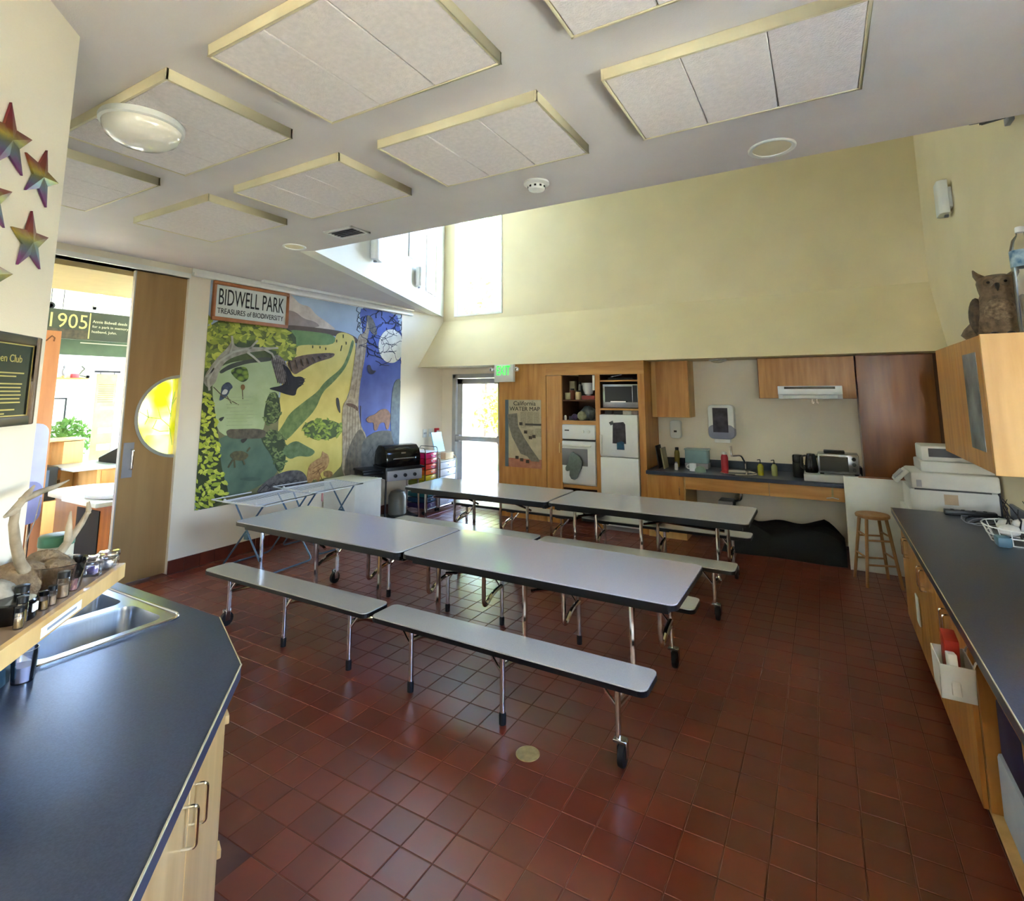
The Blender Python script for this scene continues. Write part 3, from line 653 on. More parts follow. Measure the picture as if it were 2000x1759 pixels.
m_ = [(-.10,.44),(-.07,.46),(-.05,.45),(.03,.40),(.075,.33),(.06,.24),(.02,.17),(-.01,.10),(-.05,.075),(-.10,.085),(-.125,.13),(-.12,.20),(-.16,.185),(-.185,.20),(-.185,.24),(-.15,.29),(-.13,.36)]
mt_ = MB().prism(m_, -.075, -.045, XZ).build('oven_mitt', mat('grey green cotton', (122, 134, 130), .95, var=.12, scale=30, bump=.4, bscale=90), None, bevel=.01)
mt_.location = (-3.045, FY, .55); tag(mt_, 'grey-green quilted oven mitt hanging on the oven door', 'oven mitt')
# fridge
t = thing('refrigerator', 'white two-door top-freezer refrigerator', 'refrigerator', (-2.445, FY, 0))
MB().box(-.265, .265, .02, .6, .03, 1.535).build('body', M['white_app'], t)
MB().box(-.268, .268, -.045, .02, .97, 1.535).build('freezer_door', M['white_app'], t, bevel=.012)
MB().box(-.268, .268, -.045, .02, .06, .962).build('door', M['white_app'], t, bevel=.012)
MB().box(-.25, .25, -.0, .03, 0, .06).build('kick_plate', M['grey_pl'], t)
MB().box(-.262, -.235, -.068, -.04, 1.0, 1.26).build('handle', M['white_pl'], t, bevel=.008)
pf = MB(); ph = lambda nm, pts, m, d, lb, cat: tag(MB().prism(pts, FY-.0465-d, FY-.0455, XZ).build(nm, m), lb, cat)
m1 = mat('dark flyer', (74, 66, 78), .6, rgb2=(40, 36, 44), scale=14)
ph('flyer', [(-2.53,1.15),(-2.34,1.15),(-2.345,1.41),(-2.37,1.44),(-2.52,1.425)], m1, .001, 'dark rounded flyer on the freezer door', 'flyer')
ph('blue_card', [(-2.47,1.07),(-2.365,1.07),(-2.37,1.17),(-2.40,1.185),(-2.47,1.16)], mat('blue card', (36, 98, 128), .5, rgb2=(24, 60, 96), scale=18), .002, 'small blue card below the dark flyer on the freezer', 'card')
ph('magnet', [(-2.575,1.43),(-2.52,1.455),(-2.505,1.41),(-2.55,1.39)], mat('grey magnet', (96, 98, 100), .5, rgb2=(60, 60, 62), scale=40), .003, 'small tilted grey magnet above the flyer on the freezer', 'magnet')
# microwave and things around it
t = thing('microwave', 'stainless microwave on the shelf above the fridge', 'microwave', (-2.43, FY+.04, 1.62))
MB().box(-.25, .25, .01, .36, .01, .33).build('body', M['steel'], t)
MB().box(-.252, .252, -.012, .012, .01, .33).build('door', M['steel'], t, bevel=.004)
MB().box(-.22, .17, -.0145, -.012, .085, .30).build('window', M['black_gl'], t)
MB().box(.18, .245, -.0145, -.012, .085, .315).build('control_panel', M['black_gl'], t)
MB().box(-.13, .09, -.045, -.02, .085, .10).box(-.13,-.12,-.03,-.01,.085,.10).box(.08,.09,-.03,-.01,.085,.10).build('handle', M['chrome'], t, bevel=.002, seg=1)
for k, (x, w, c, nm) in enumerate(((-2.66,.1,(60,58,60),'dark tin'),(-2.53,.13,(28,28,30),'black box'),(-2.40,.12,(196,190,176),'cream carton'),(-2.28,.09,(150,128,120),'pinkish packet'))):
    tag(MB().box(x, x+w, FY+.03, FY+.12, 1.537, 1.537+.052).build('small_box', mat(nm, c, .5, var=.2, scale=20), None, bevel=.004), '%s lying on top of the refrigerator' % nm, 'box', 'packets on the refrigerator')
t = thing('tray_stack', 'black baking trays in the compartment over the microwave', 'tray', (-2.44, FY+.1, 2.011))
for k in range(3): MB().box(-.2+.01*k, .2-.02*k, 0, .3, .012*k, .01+.012*k).build('tray', M['black'], t, bevel=.003, seg=1)
tag(MB().bar((-2.56, FY+.05, 2.055), (-2.41, FY+.07, 2.085), .02, .006).build('steel_rule', M['steel']), 'pale metal strip leaning on the black trays', 'strip')
# pantry shelf contents
def jar(nm, lb, x, y, z, r, h, m, lid=None, cat='jar', group='things on the pantry shelves', n=16):
    t = thing(nm, lb, cat, (x, y, z), 0, group)
    MB().lathe([(r*.9,0),(r,h*.06),(r,h*.72),(r*.8,h*.84),(r*.62,h*.88),(r*.62,h*.9)], n=n).build('body', m, t, smooth=True)
    MB().lathe([(r*.68,h*.86),(r*.68,h),(r*.6,h*1.01)], n=n).build('lid', lid or M['black'], t, smooth=True)
    return t
z1 = 1.736
t = thing('mixing_bowl', 'white stand mixer bowl on the upper pantry shelf', 'bowl', (-2.97, 7.42, z1+.07), 0, 'things on the pantry shelves')
MB().lathe([(.03,0),(.06,.01),(.085,.09),(.09,.17),(.085,.172),(.08,.09),(.05,.02),(.01,.015)], n=20).build('bowl', M['white_app'], t, smooth=True)
MB().lathe([(.05,-.07),(.05,-.05),(.03,-.02),(.035,.004)], n=16).build('foot', M['white_app'], t, smooth=True)
jar('jar', 'cream jar in front on the upper pantry shelf', -3.08, 7.30, z1, .045, .13, mat('cream glaze', (206, 184, 140), .3, var=.1))
jar('jar', 'rust red jar left on the upper pantry shelf', -3.19, 7.33, z1, .045, .16, mat('rust glaze', (130, 66, 40), .3, var=.2))
jar('bottle', 'slim dark bottle beside the white bowl', -3.06, 7.42, z1, .024, .24, M['black_gl'], M['white_pl'], 'bottle')
jar('bottle', 'slim grey bottle beside the slim dark bottle', -3.12, 7.46, z1, .026, .26, M['grey_pl'], M['black'], 'bottle')
tag(MB().box(-3.285, -3.20, 7.28, 7.36, z1, z1+.10).build('carton', mat('cream carton 2', (196, 190, 160), .7, var=.08), None, bevel=.004), 'cream carton at the left end of the upper pantry shelf', 'carton', 'things on the pantry shelves')
tag(MB().box(-3.275, -3.19, 7.42, 7.5, z1, z1+.27).build('carton', mat('tall cream carton', (188, 180, 152), .7, var=.08), None, bevel=.004), 'tall cream carton behind the small one on the upper shelf', 'carton', 'things on the pantry shelves')
tag(MB().box(-3.02, -2.82, 7.26, 7.44, z1, z1+.06).build('red_tray', mat('red plastic tray', (150, 62, 48), .4, var=.1), None, bevel=.012), 'flat red tray at the right of the upper pantry shelf', 'tray', 'things on the pantry shelves')
z2 = 1.441
def crumple(nm, lb, cat, c, r, m, group=None, parent=None, jit=.16, n=16, k=10):
    o = MB().ball((0,0,r[2]), r, n, k, None, jit).build(nm, m, parent, smooth=True); o.location = c
    if not parent: tag(o, lb, cat, group)
    return o
crumple('plastic_bag', 'knotted dark plastic bag on the lower pantry shelf', 'bag', (-2.955, 7.36, z2), (.115, .09, .10), mat('dark bag', (62, 68, 70), .3, rgb2=(110, 116, 116), scale=14), 'things on the pantry shelves')
crumple('bread_bag', 'pale bread bag on the lower pantry shelf', 'bag', (-3.02, 7.27, z2), (.07, .045, .065), mat('pale bag', (172, 170, 138), .4, rgb2=(120, 116, 88), scale=16), 'things on the pantry shelves', jit=.1)
crumple('purple_bag', 'small purple packet on the lower pantry shelf', 'bag', (-3.13, 7.27, z2), (.05, .04, .045), mat('purple packet', (112, 92, 130), .4, rgb2=(70, 60, 92), scale=20), 'things on the pantry shelves', jit=.1)
jar('jar', 'small white jar at the left of the lower pantry shelf', -3.27, 7.25, z2, .022, .07, M['white_pl'], M['white_pl'])
tag(MB().box(-3.24, -3.16, 7.3, 7.4, z2, z2+.055).build('tea_box', mat('grey blue box', (98, 98, 120), .6, var=.15), None, bevel=.003), 'small blue-grey box beside the purple packet', 'box', 'things on the pantry shelves')

# water map poster
t = thing('wall_map', 'California Water Map poster taped to the maple panel', 'poster', (-3.95, FY-.001, .73))
m = mat('map paper', (198, 186, 156), .75, rgb2=(176, 164, 136), scale=9)
MB().box(-.31, .31, -.002, 0, 0, 1.0).build('sheet', m, t)
MB().box(-.31, -.25, -.0028, -.001, .0, 1.0).build('blue_border', mat('map blue band', (96, 112, 120), .75, var=.1), t)
MB().box(-.25, .31, -.0028, -.001, 0, .13).build('red_border', mat('map red band', (186, 128, 104), .75, rgb2=(160, 100, 80), scale=12), t)
cal = [(-.27,.78),(-.10,.80),(-.08,.60),(.02,.44),(.15,.27),(.28,.12),(.27,.10),(.14,.10),(.07,.17),(-.04,.20),(-.10,.30),(-.19,.45),(-.24,.60)]
MB().prism(cal, -.0036, -.001, XZ).build('state_shape', mat('relief grey', (138, 134, 122), .8, rgb2=(108, 104, 94), scale=22, bump=.4, bscale=50), t)
for a, b, d in ((-.04,.58,.82),(.07,.6,.82),(.18,.66,.82),(.08,.44,.56),(.21,.46,.58)):
    MB().box(a, a+.10, -.0032, -.001, b, d).build('text_block', mat('map text block', (184, 172, 144), .8, rgb2=(150, 138, 114), scale=60), t)
for a, b in ((.02,.5),(.10,.42),(.16,.44),(-.13,.12),(-.05,.09),(.05,.07),(-.06,.62)):
    MB().box(a, a+.055, -.004, -.001, b, b+.045).build('photo_inset', mat('map photo', (92, 80, 68), .7, rgb2=(56, 50, 44), scale=40), t)
MB().box(.04, .31, -.0042, -.001, .62, .65).build('title_band', mat('map dark band', (84, 80, 72), .7, var=.1), t)
text('title', 'California', M['ink'], (.03, -.003, .915), (1,0,0), (0,0,1), .38, .065, t, align='CENTER')
text('title', 'WATER MAP', M['ink'], (.03, -.003, .835), (1,0,0), (0,0,1), .52, .06, t, align='CENTER')

# exit sign with its two emergency lamps
t = thing('exit_sign', 'lit green EXIT sign with two emergency lamps under the soffit', 'exit sign', (-4.20, 7.08, 2.0))
MB().box(-.17, .17, -.03, .03, 0, .265).build('housing', M['white_pl'], t, bevel=.006)
text('letters', 'EXIT', mat('green lit letters', (40, 245, 60), .5, emit=.12), (-.005, -.031, .105), (1,0,0), (0,0,1), .235, .14, t, align='CENTER', depth=.0015)
for s in (-1, 1):
    MB().tube([(s*.17,0,.19),(s*.21,0,.19)], .012, 8).build('lamp_arm', M['white_pl'], t)
    h = MB().lathe([(.015,.02),(.03,.0),(.035,-.03),(.03,-.032),(.01,-.032)], (s*.225,-.0,.19), 14, Matrix(((1,0,0),(0,0,1),(0,-1,0)))).build('lamp_head', M['white_pl'], t, smooth=True)
    MB().ball((s*.225,-.032,.19), (.028,.004,.028), 12, 6).build('lens', M['chrome'], h, smooth=True)
# ---- counter, cabinets, hood
CT, CF = .83, 7.10
t = thing('kitchen_counter', 'dark laminate kitchen counter with wood apron and sink', 'counter', (0,0,0))
MB().box(-2.07, .355, CF, YB-.002, CT-.045, CT).build('countertop', M['lam_dark'], t, bevel=.004, seg=1)
MB().box(-2.07, .355, YB-.022, YB-.002, CT, CT+.10).build('backsplash', M['lam_dark'], t)
MB().box(-1.58, -.62, CF+.04, CF+.06, CT-.20, CT-.045).build('apron', M['maple_h'], t)
MB().box(-.615, .355, CF+.04, CF+.06, CT-.20, CT-.045).build('apron', M['maple_h'], t)
sk = MB().lathe([(.205,0),(.22,.008),(.205,.014),(.18,.004),(.17,.001)], (-.98, 7.40, CT), 28).build('sink_rim', M['chrome'], t, smooth=True)
fx = MB().tube(fillet([(-.93,7.72,CT),(-.93,7.72,CT+.10)], .02), .014, 10).tube(fillet([(-.93,7.72,CT+.09),(-.97,7.64,CT+.20),(-1.06,7.52,CT+.20),(-1.06,7.5,CT+.20)], .04), .012, 10).tube([(-1.065,7.52,CT+.19),(-1.07,7.52,CT+.32)], .014, 10)
fx.build('faucet', M['chrome'], t, smooth=True)
t = thing('base_cabinet', 'maple base cabinet at the left end of the kitchen counter', 'cabinet', (0,0,0))
MB().box(-2.07, -1.59, CF+.06, YB-.002, 0, CT-.046).build('body', M['maple_lt'], t)
d_ = MB().box(-2.06, -1.60, CF+.035, CF+.058, .10, CT-.055).build('door', M['maple'], t, bevel=.002, seg=1)
MB().tube(fillet([(-1.65,CF+.04,.55),(-1.65,CF+.005,.55),(-1.65,CF+.005,.65),(-1.65,CF+.04,.65)],.012),.004,6).build('handle', M['chrome'], d_, smooth=True)
t = thing('sink_drain', 'drain pipes under the kitchen sink', 'pipes', (0,0,0))
MB().tube(fillet([(-.98,7.5,CT-.05),(-.98,7.5,.5),(-1.06,7.6,.46),(-1.06,7.8,.52),(-1.06,7.85,.52)], .05), .022, 10).build('trap', M['chrome'], t, smooth=True)
MB().tube([(-.98,7.5,.62),(-.98,7.5,CT-.06)], .03, 10).build('tail_pipe', M['black'], t)
MB().tube([(-.80,7.83,.62),(-.74,7.80,.68),(-.70,7.78,.78)], .012, 8).build('valve_hose', M['chrome'], t, smooth=True)
MB().box(-1.26,-1.08,7.5,7.75,.36,.46).build('cover', M['grey_pl'], t, bevel=.01)
t = thing('wall_cabinet', 'maple wall cabinet over the left end of the counter', 'cabinet', (0,0,0))
MB().box(-2.07, -1.56, 7.52, YB-.002, 1.50, 2.268).build('body', M['maple_lt'], t)
MB().box(-2.0, -1.565, 7.498, 7.518, 1.505, 2.26).build('door', M['maple'], t, bevel=.002, seg=1)
t = thing('hood_cabinet', 'maple wall cabinet behind the range hood', 'cabinet', (0,0,0))
MB().box(-.70, .35, 7.52, YB-.002, 1.76, 2.268).build('body', M['maple_dk'], t)
MB().box(-.69, .345, 7.5, 7.518, 1.765, 2.262).build('door', M['maple'], t, bevel=.002, seg=1)
t = thing('tall_cabinet', 'tall dark stained cabinet in the kitchen corner', 'cabinet', (0,0,0))
MB().box(.362, XR-.005, 7.52, YB-.002, 0, 2.268).build('body', M['maple_dk'], t)
MB().box(.366, XR-.09, 7.5, 7.518, .05, 2.26).build('door', M['maple_dk'], t, bevel=.002, seg=1)
MB().box(XR-.085, XR-.005, 7.5, 7.518, .05, 2.26).build('filler_strip', M['inside'], t)
t = thing('range_hood', 'slim white range hood with a black strip', 'range hood', (-.13, 7.16, 1.76))
MB().prism([(0,.05),(0,.15),(.36,.15),(.36,0),(.07,0),(.05,.05)], -.33, .33, YZ).build('body', M['white_app'], t, bevel=.006)
MB().box(-.26, .26, -.003, .002, .115, .142).build('control_strip', M['black_gl'], t)
MB().box(-.28, .28, .04, .05, .005, .045).build('front_light', mat('hood lens', (214, 216, 206), .3, var=.02), t)
for k in (-.0, .05): MB().tube(fillet([(.02+k,.10,0),(.02+k,.10,-.05),(.035+k,.10,-.055),(.035+k,.10,-.035)],.01), .0035, 6).build('hook', M['chrome'], t, smooth=True)
t = thing('ceiling_lamp', 'small round lamp under the kitchen soffit', 'ceiling lamp', (-1.18, 7.55, 2.27))
MB().lathe([(.11,0),(.115,-.012),(.10,-.02),(.09,-.014)], n=24).build('ring', M['white_pl'], t, smooth=True)
MB().lathe([(.09,-.01),(.08,-.03),(.04,-.042),(.01,-.044)], n=24).build('lens', MATS['opal glass'], t, smooth=True)
# wall fittings
t = thing('towel_dispenser', 'white paper towel dispenser with a dark notice', 'dispenser', (-1.20, YB-.002, 1.21))
MB().prism(rrect(-.165,.165,0.02,.46,.05), -.0, -.17, XZ).build('cover', M['white_pl'], t, bevel=.02)
MB().prism(rrect(-.168,.168,0.01,.2,.07), -.02, -.178, XZ).build('lower_cover', mat('smoky plastic', (140,140,158), .3, var=.04), t, bevel=.02)
MB().box(-.10,.09,-.183,-.178,.10,.42).build('notice', m1, t)
MB().box(-.10,.10,-.14,-.03,-.04,.02).build('paper_slot', M['paper'], t, bevel=.01)
t = thing('soap_dispenser', 'white wall soap dispenser over the counter', 'dispenser', (-1.82, YB-.002, 1.20))
MB().prism(rrect(-.075,.075,0,.25,.04), 0, -.10, XZ).build('body', M['white_pl'], t, bevel=.015)
MB().box(-.02,.02,-.104,-.098,.085,.11).build('window', M['black'], t)

# ================================================================== ON THE KITCHEN COUNTER
G = 'things on the kitchen counter'
def pump(nm, lb, x, y, z, m):
    t = thing(nm, lb, 'bottle', (x, y, z), 0, G)
    MB().lathe([(.03,0),(.034,.01),(.034,.11),(.02,.135),(.014,.14)], n=16).build('body', m, t, smooth=True)
    MB().lathe([(.015,.138),(.015,.155),(.006,.158),(.005,.185)], n=12).build('pump', M['black'], t, smooth=True)
    MB().bar((0,0,.188),(-.03,-.02,.184),.01,.008).build('nozzle', M['black'], t)
pump('soap_bottle', 'yellow pump soap bottle right of the kitchen sink', -.72, 7.36, CT, mat('yellow soap', (176,166,40), .25, var=.1))
pump('soap_bottle', 'pale green pump soap bottle beside the yellow one', -.57, 7.40, CT, mat('green soap', (168,170,110), .25, var=.1))
jar('squeeze_bottle', 'red squeeze bottle left of the faucet', -1.16, 7.55, CT, .045, .24, mat('red plastic', (186,36,44), .35, var=.1), M['white_pl'], 'bottle', G)
t = thing('cutting_board', 'dark cutting board leaning at the counter end', 'cutting board', (-1.99, 7.45, CT), 0, G)
MB().obox((.015,0,.15),(.012,.24,.30),Matrix.Rotation(-.12,3,'Y')).build('board', M['black'], t, bevel=.004)
t = thing('cutting_board', 'pale wooden cutting board leaning on the dark one', 'cutting board', (-1.92, 7.44, CT), 0, G)
MB().obox((.015,0,.135),(.018,.22,.27),Matrix.Rotation(-.14,3,'Y')).build('board', mat('pale board', (150,140,110), .6, var=.12, scale=6), t, bevel=.004)
jar('oil_bottle', 'olive oil bottle below the soap dispenser', -1.78, 7.62, CT, .035, .26, mat('olive oil', (140,124,56), .15, var=.2), M['black'], 'bottle', G)
jar('spice_jar', 'small pale jar in front of the oil bottle', -1.73, 7.34, CT, .022, .10, M['white_pl'], M['grey_pl'], 'jar', G)
t = thing('storage_tub', 'clear bluish plastic tub on the counter', 'tub', (-1.52, 7.66, CT), 0, G)
MB().prism(rrect(-.15,.15,-.09,.09,.03), 0.07, .24, XY).build('tub', mat('bluish tub', (130,160,164), .2, var=.08), t, bevel=.01)
MB().prism(rrect(-.16,.16,-.1,.1,.03), .24, .255, XY).build('lid', mat('bluish lid', (150,176,178), .3, var=.05), t, bevel=.004)
MB().box(-.15,.15,-.09,.09,0,.07).build('dish_rack', M['grey_pl'], t, bevel=.01)
t = thing('mug', 'white mug on the kitchen counter', 'mug', (-1.52, 7.34, CT), 0, G)
MB().lathe([(.035,0),(.042,.005),(.044,.095),(.038,.095),(.036,.01),(.005,.008)], n=18).build('cup', M['white_app'], t, smooth=True)
MB().tube(fillet([(-.04,0,.075),(-.075,0,.07),(-.075,0,.03),(-.04,0,.025)],.02), .006, 8).build('handle', M['white_app'], t, smooth=True)
tag(MB().lathe([(.07,0),(.066,.03),(.045,.062),(.02,.07),(.005,.071)], (-1.42,7.30,CT), 20).build('bowl', mat('celadon', (142,166,146), .3, var=.08), None, smooth=True), 'green bowl turned upside down beside the mug', 'bowl', G)
t = thing('coffee_grinder', 'black cylindrical coffee grinder on the counter', 'grinder', (-.31, 7.42, CT), 0, G)
MB().lathe([(.055,0),(.06,.01),(.06,.17),(.055,.175)], n=20).build('base', M['black'], t, smooth=True)
MB().lathe([(.056,.175),(.06,.19),(.06,.25),(.05,.265),(.02,.27)], n=20).build('lid', mat('smoky black', (34,34,38), .15, var=.1), t, smooth=True)
t = thing('tray_box', 'flat white box carrying the kettle and toaster oven', 'box', (.02, 7.34, CT), 0, G)
MB().box(-.27,.30,-.17,.17,0,.075).build('box', mat('grey white box', (196,194,190), .5, var=.05), t, bevel=.006)
zt = CT+.075
t = thing('electric_kettle', 'black electric kettle on the white box', 'kettle', (-.17, 7.36, zt), 0, G)
MB().lathe([(.065,0),(.068,.015),(.064,.10),(.052,.19),(.04,.215),(.01,.22)], n=20).build('body', M['black_gl'], t, smooth=True)
MB().tube(fillet([(-.05,0,.19),(-.10,0,.18),(-.105,0,.05),(-.06,0,.04)],.03), .011, 8).build('handle', M['black'], t, smooth=True)
MB().prism([(.045,.16),(.09,.19),(.045,.195)], -.015, .015, XZ).build('spout', M['black_gl'], t)
t = thing('toaster_oven', 'silver toaster oven with three knobs', 'toaster oven', (.085, 7.36, zt), 0, G)
MB().box(-.185,.22,-.12,.14,.015,.235).build('body', M['steel'], t, bevel=.015)
MB().box(-.165,.115,-.128,-.118,.045,.205).build('door_glass', mat('toaster glass', (66,68,66), .1, var=.1), t, bevel=.003, seg=1)
MB().tube([(-.15,-.145,.205),(.10,-.145,.205)], .008, 8).build('handle', M['steel'], t, smooth=True)
for z in (.06,.12,.18): MB().lathe([(.022,0),(.02,.015),(.006,.017)], (.17,-.12,z+.005), 14, Matrix(((1,0,0),(0,0,-1),(0,1,0)))).build('knob', M['black'], t, smooth=True)
MB().box(-.12,.09,-.05,.1,.235,.262).build('top_rack', M['black'], t, bevel=.008)
for x in (-.15,.19): MB().box(x-.02,x+.02,-.1,.12,0,.016).build('foot', M['black'], t)
tag(MB().box(.235,.345,7.62,7.80,CT+.001,CT+.13).build('black_canister', M['black'], None, bevel=.01), 'black box in the counter corner behind the toaster oven', 'box', G)
t = thing('scissors', 'scissors hanging on the apron under the toaster oven', 'scissors', (.02, CF+.036, .66), 0, G)
MB().tube([(-.06,0,0),(.0,0,.012),(.06,0,0)], .005, 6).build('handles', M['white_pl'], t, smooth=True)
MB().bar((0,0,.01),(.005,0,.12),.004,.02,(1,0,0)).build('blades', M['brass'], t)

# black cloth heap under the counter
def sheet_heap(nm, lb, cat, x0, x1, y0, y1, zmax, m, nx=26, ny=12, seed=3):
    rnd = random.Random(seed); mb = MB(); ph_ = [rnd.random()*6 for _ in range(6)]
    def hh(i, j):
        u, v = i/nx, j/ny
        e = min(1, 5*min(u, 1-u)+.25*(u > .5))*min(1, 6*min(v, 1-v)+.001)
        w = .80+.12*math.sin(7*u+ph_[0])+.08*math.sin(15*u+5*v+ph_[1])+.05*math.sin(23*v+9*u+ph_[2])
        return max(.0, zmax*e**.5*w)
    for i in range(nx+1):
        for j in range(ny+1): mb.v.append((x0+(x1-x0)*i/nx, y0+(y1-y0)*j/ny+.02*math.sin(9*i/nx+ph_[3]), hh(i, j)+.002))
    q = [(i*(ny+1)+j, (i+1)*(ny+1)+j, (i+1)*(ny+1)+j+1, i*(ny+1)+j+1) for i in range(nx) for j in range(ny)]
    n = len(mb.v); mb.v += [(a, b, 0.0) for a, b, c in mb.v]
    q2 = [tuple(n+k for k in reversed(f)) for f in q]
    rim = [i*(ny+1) for i in range(nx+1)]+[nx*(ny+1)+j for j in range(1, ny+1)]+[i*(ny+1)+ny for i in range(nx-1, -1, -1)]+[j for j in range(ny-1, 0, -1)]
    q3 = [(rim[k], rim[(k+1) % len(rim)], n+rim[(k+1) % len(rim)], n+rim[k]) for k in range(len(rim))]
    mb.f = q+q2+q3; mb.mi = [0]*len(mb.f)
    return tag(mb.build(nm, m, None, smooth=True), lb, cat)
sheet_heap('black_cover', 'black cloth cover heaped on the floor under the counter', 'cloth', -1.15, .11, 6.92, 7.78, .34, mat('black cloth', (13,13,17), .85, var=.3, scale=20, bump=.3, bscale=40))
# white half-height panel and bar stool
t = thing('half_partition', 'white half-height panel behind the bar stool', 'partition', (.64, 6.87, 0))
MB().box(-.505, .535, 0, .035, 0, .945).build('board', M['white_pl'], t, bevel=.004)
MB().box(-.37, .535, -.006, .04, .945, .955).build('wood_cap', M['maple_dk'], t)
MB().box(-.507,-.495,-.003,.038,0,.95).build('edge_strip', M['trim_white'], t)
t = thing('bar_stool', 'round-seat wooden bar stool in front of the white panel', 'stool', (.345, 6.52, 0), .3)
W = mat('pale stool wood', (178,132,84), .5, rgb2=(150,106,62), scale=5, stretch=(4,4,.6))
MB().lathe([(.13,.615),(.145,.622),(.148,.64),(.14,.65),(.02,.644)], n=28).build('seat', W, t, smooth=True)
legs = []
for sx, sy in ((1,1),(1,-1),(-1,-1),(-1,1)):
    MB().tube([(sx*.085,sy*.085,.62),(sx*.15,sy*.15,0)], [.016,.014], 10).build('leg', W, t, smooth=True)
for z, ax in ((.2,0),(.26,1),(.42,0),(.46,1)):
    k = .15-(.065)*z/.62
    for s in (-1,1):
        a, b = ((-k,s*k,z),(k,s*k,z)) if ax == 0 else ((s*k,-k,z),(s*k,k,z))
        MB().tube([a,b], .009, 8).build('rung', W, t, smooth=True)

# grey sacks left on the far bench
crumple('cloth_sack', 'crumpled grey sack on the far bench below the table seam', 'bag', (-2.33, 5.985, .435), (.17,.10,.085), mat('grey sack', (140,136,140), .5, rgb2=(90,86,92), scale=10, bump=.4, bscale=30), 'grey sacks on the far bench', jit=.14)
crumple('cloth_sack', 'lavender grey sack on the far bench, right of the other sack', 'bag', (-1.66, 5.985, .435), (.17,.09,.09), mat('lavender sack', (170,166,176), .5, rgb2=(110,106,118), scale=10, bump=.4, bscale=30), 'grey sacks on the far bench', jit=.14)

# ================================================================== ALONG THE MURAL WALL
# drying racks
M['rackw'] = mat('white rack wire', (214,216,220), .4, var=.03)
M['rackb'] = mat('blue grey rack leg', (84,112,140), .4, .3, var=.1)
def rack(label, loc, rz):
    t = thing('drying_rack', label, 'drying rack', loc, rz, 'folding clothes drying racks')
    w, l, z = .27, .385, .70
    fr = MB().tube([(-w,-l,z),(w,-l,z),(w,l,z),(-w,l,z),(-w,-l,z)], .010, 6)
    fr.tube([(-w,-l,z),(-w-.16,-l-.02,z+.01),(-w-.16,l*.2,z+.01)], .007, 6).tube([(w,-l,z),(w+.12,-l,z+.01),(w+.12,l*.2,z+.01)], .007, 6)
    fr.build('top_frame', M['rackw'], t, smooth=True)
    for k in range(9):
        x = -w+.054*(k+1); MB().tube([(x,-l,z),(x,l,z)], .0035, 5).build('wire', M['rackw'], t)
    for s in (-1, 1):
        MB().tube(fillet([(s*(w-.04),-l*.72,z-.015),(-s*(w+.07),-l*.78,.014),(-s*(w+.07),l*.78,.014),(s*(w-.04),l*.72,z-.015)],.06), .0095, 8).build('leg_loop', M['rackb'], t, smooth=True)
    for s in (-1, 1): MB().box(-.03,.03,s*l*.73-.012,s*l*.73+.012,z*.46,z*.54).build('pivot', M['rackb'], t)
    for s in (-1, 1): MB().ball((s*w*.9,-l,z+.018), .014, 8, 6).build('cap', M['white_pl'], t, smooth=True)
    return t
rack('white wire drying rack on blue legs nearest the pocket door', (-5.36, 3.98, 0), .05)
rack('white wire drying rack on blue legs beside the white box', (-5.44, 4.77, 0), -.06)
tag(MB().box(-5.12,-5.10,4.46,4.475,.60,.69).build('clothes_peg', mat('pink peg', (214,150,148), .5, var=.05), None, bevel=.003), 'pink clothes peg clipped to a drying rack', 'peg')
t = thing('storage_box', 'white square cabinet between drying rack and grill', 'cabinet', (-5.62, 5.43, 0))
MB().box(-.29,.29,-.24,.24,0,.665).build('body', M['white_pl'], t, bevel=.004)
MB().box(-.295,.295,-.245,.245,.665,.685).build('top', M['trim_white'], t, bevel=.003)
# barbecue grill
t = thing('barbecue_grill', 'black gas barbecue grill with side shelf', 'grill', (-5.55, 6.22, 0), 1.15)
MB().prism([(-.24,.78),(-.24,.92),(-.20,1.02),(-.10,1.08),(.08,1.08),(.18,1.0),(.22,.90),(.22,.78)], -.27, .27, YZ).build('lid', M['black_gl'], t, bevel=.02)
MB().box(-.28,.28,-.25,.23,.62,.785).build('firebox', M['black'], t, bevel=.01)
MB().box(-.27,.27,-.29,-.25,.60,.74).build('control_panel', M['grey_pl'], t, bevel=.006)
for x in (-.15,.0,.15): MB().lathe([(.026,0),(.024,.02),(.008,.024)], (x,-.29,.67), 14, Matrix(((1,0,0),(0,0,-1),(0,1,0)))).build('knob', M['black'], t, smooth=True)
MB().tube(fillet([(-.17,-.22,.90),(-.17,-.27,.90),(.17,-.27,.90),(.17,-.22,.90)],.02), .012, 8).build('lid_handle', M['steel'], t, smooth=True)
MB().box(-.035,.035,-.222,-.205,.955,.985).build('badge', M['chrome'], t)
MB().box(-.60,-.28,-.2,.18,.735,.765).box(-.58,-.28,-.18,.16,.69,.735).build('side_shelf', M['black'], t, bevel=.01)
MB().box(.28,.36,-.2,.18,.735,.765).build('side_shelf', M['black'], t, bevel=.01)
for x, y in ((-.25,-.2),(.25,-.2),(-.25,.18),(.25,.18)): MB().tube([(x,y,.63),(x*1.05,y*1.1,.0)], .014, 8).build('leg', M['chrome'] if x > 0 else M['black'], t, smooth=True)
MB().lathe([(.10,0),(.13,.03),(.13,.28),(.10,.34),(.04,.36)], (.02,.0,.06), 20).build('gas_tank', mat('tank grey', (120,118,104), .4, var=.08), t, smooth=True)
MB().box(-.27,.27,-.2,.18,.04,.06).build('bottom_shelf', M['black'], t)
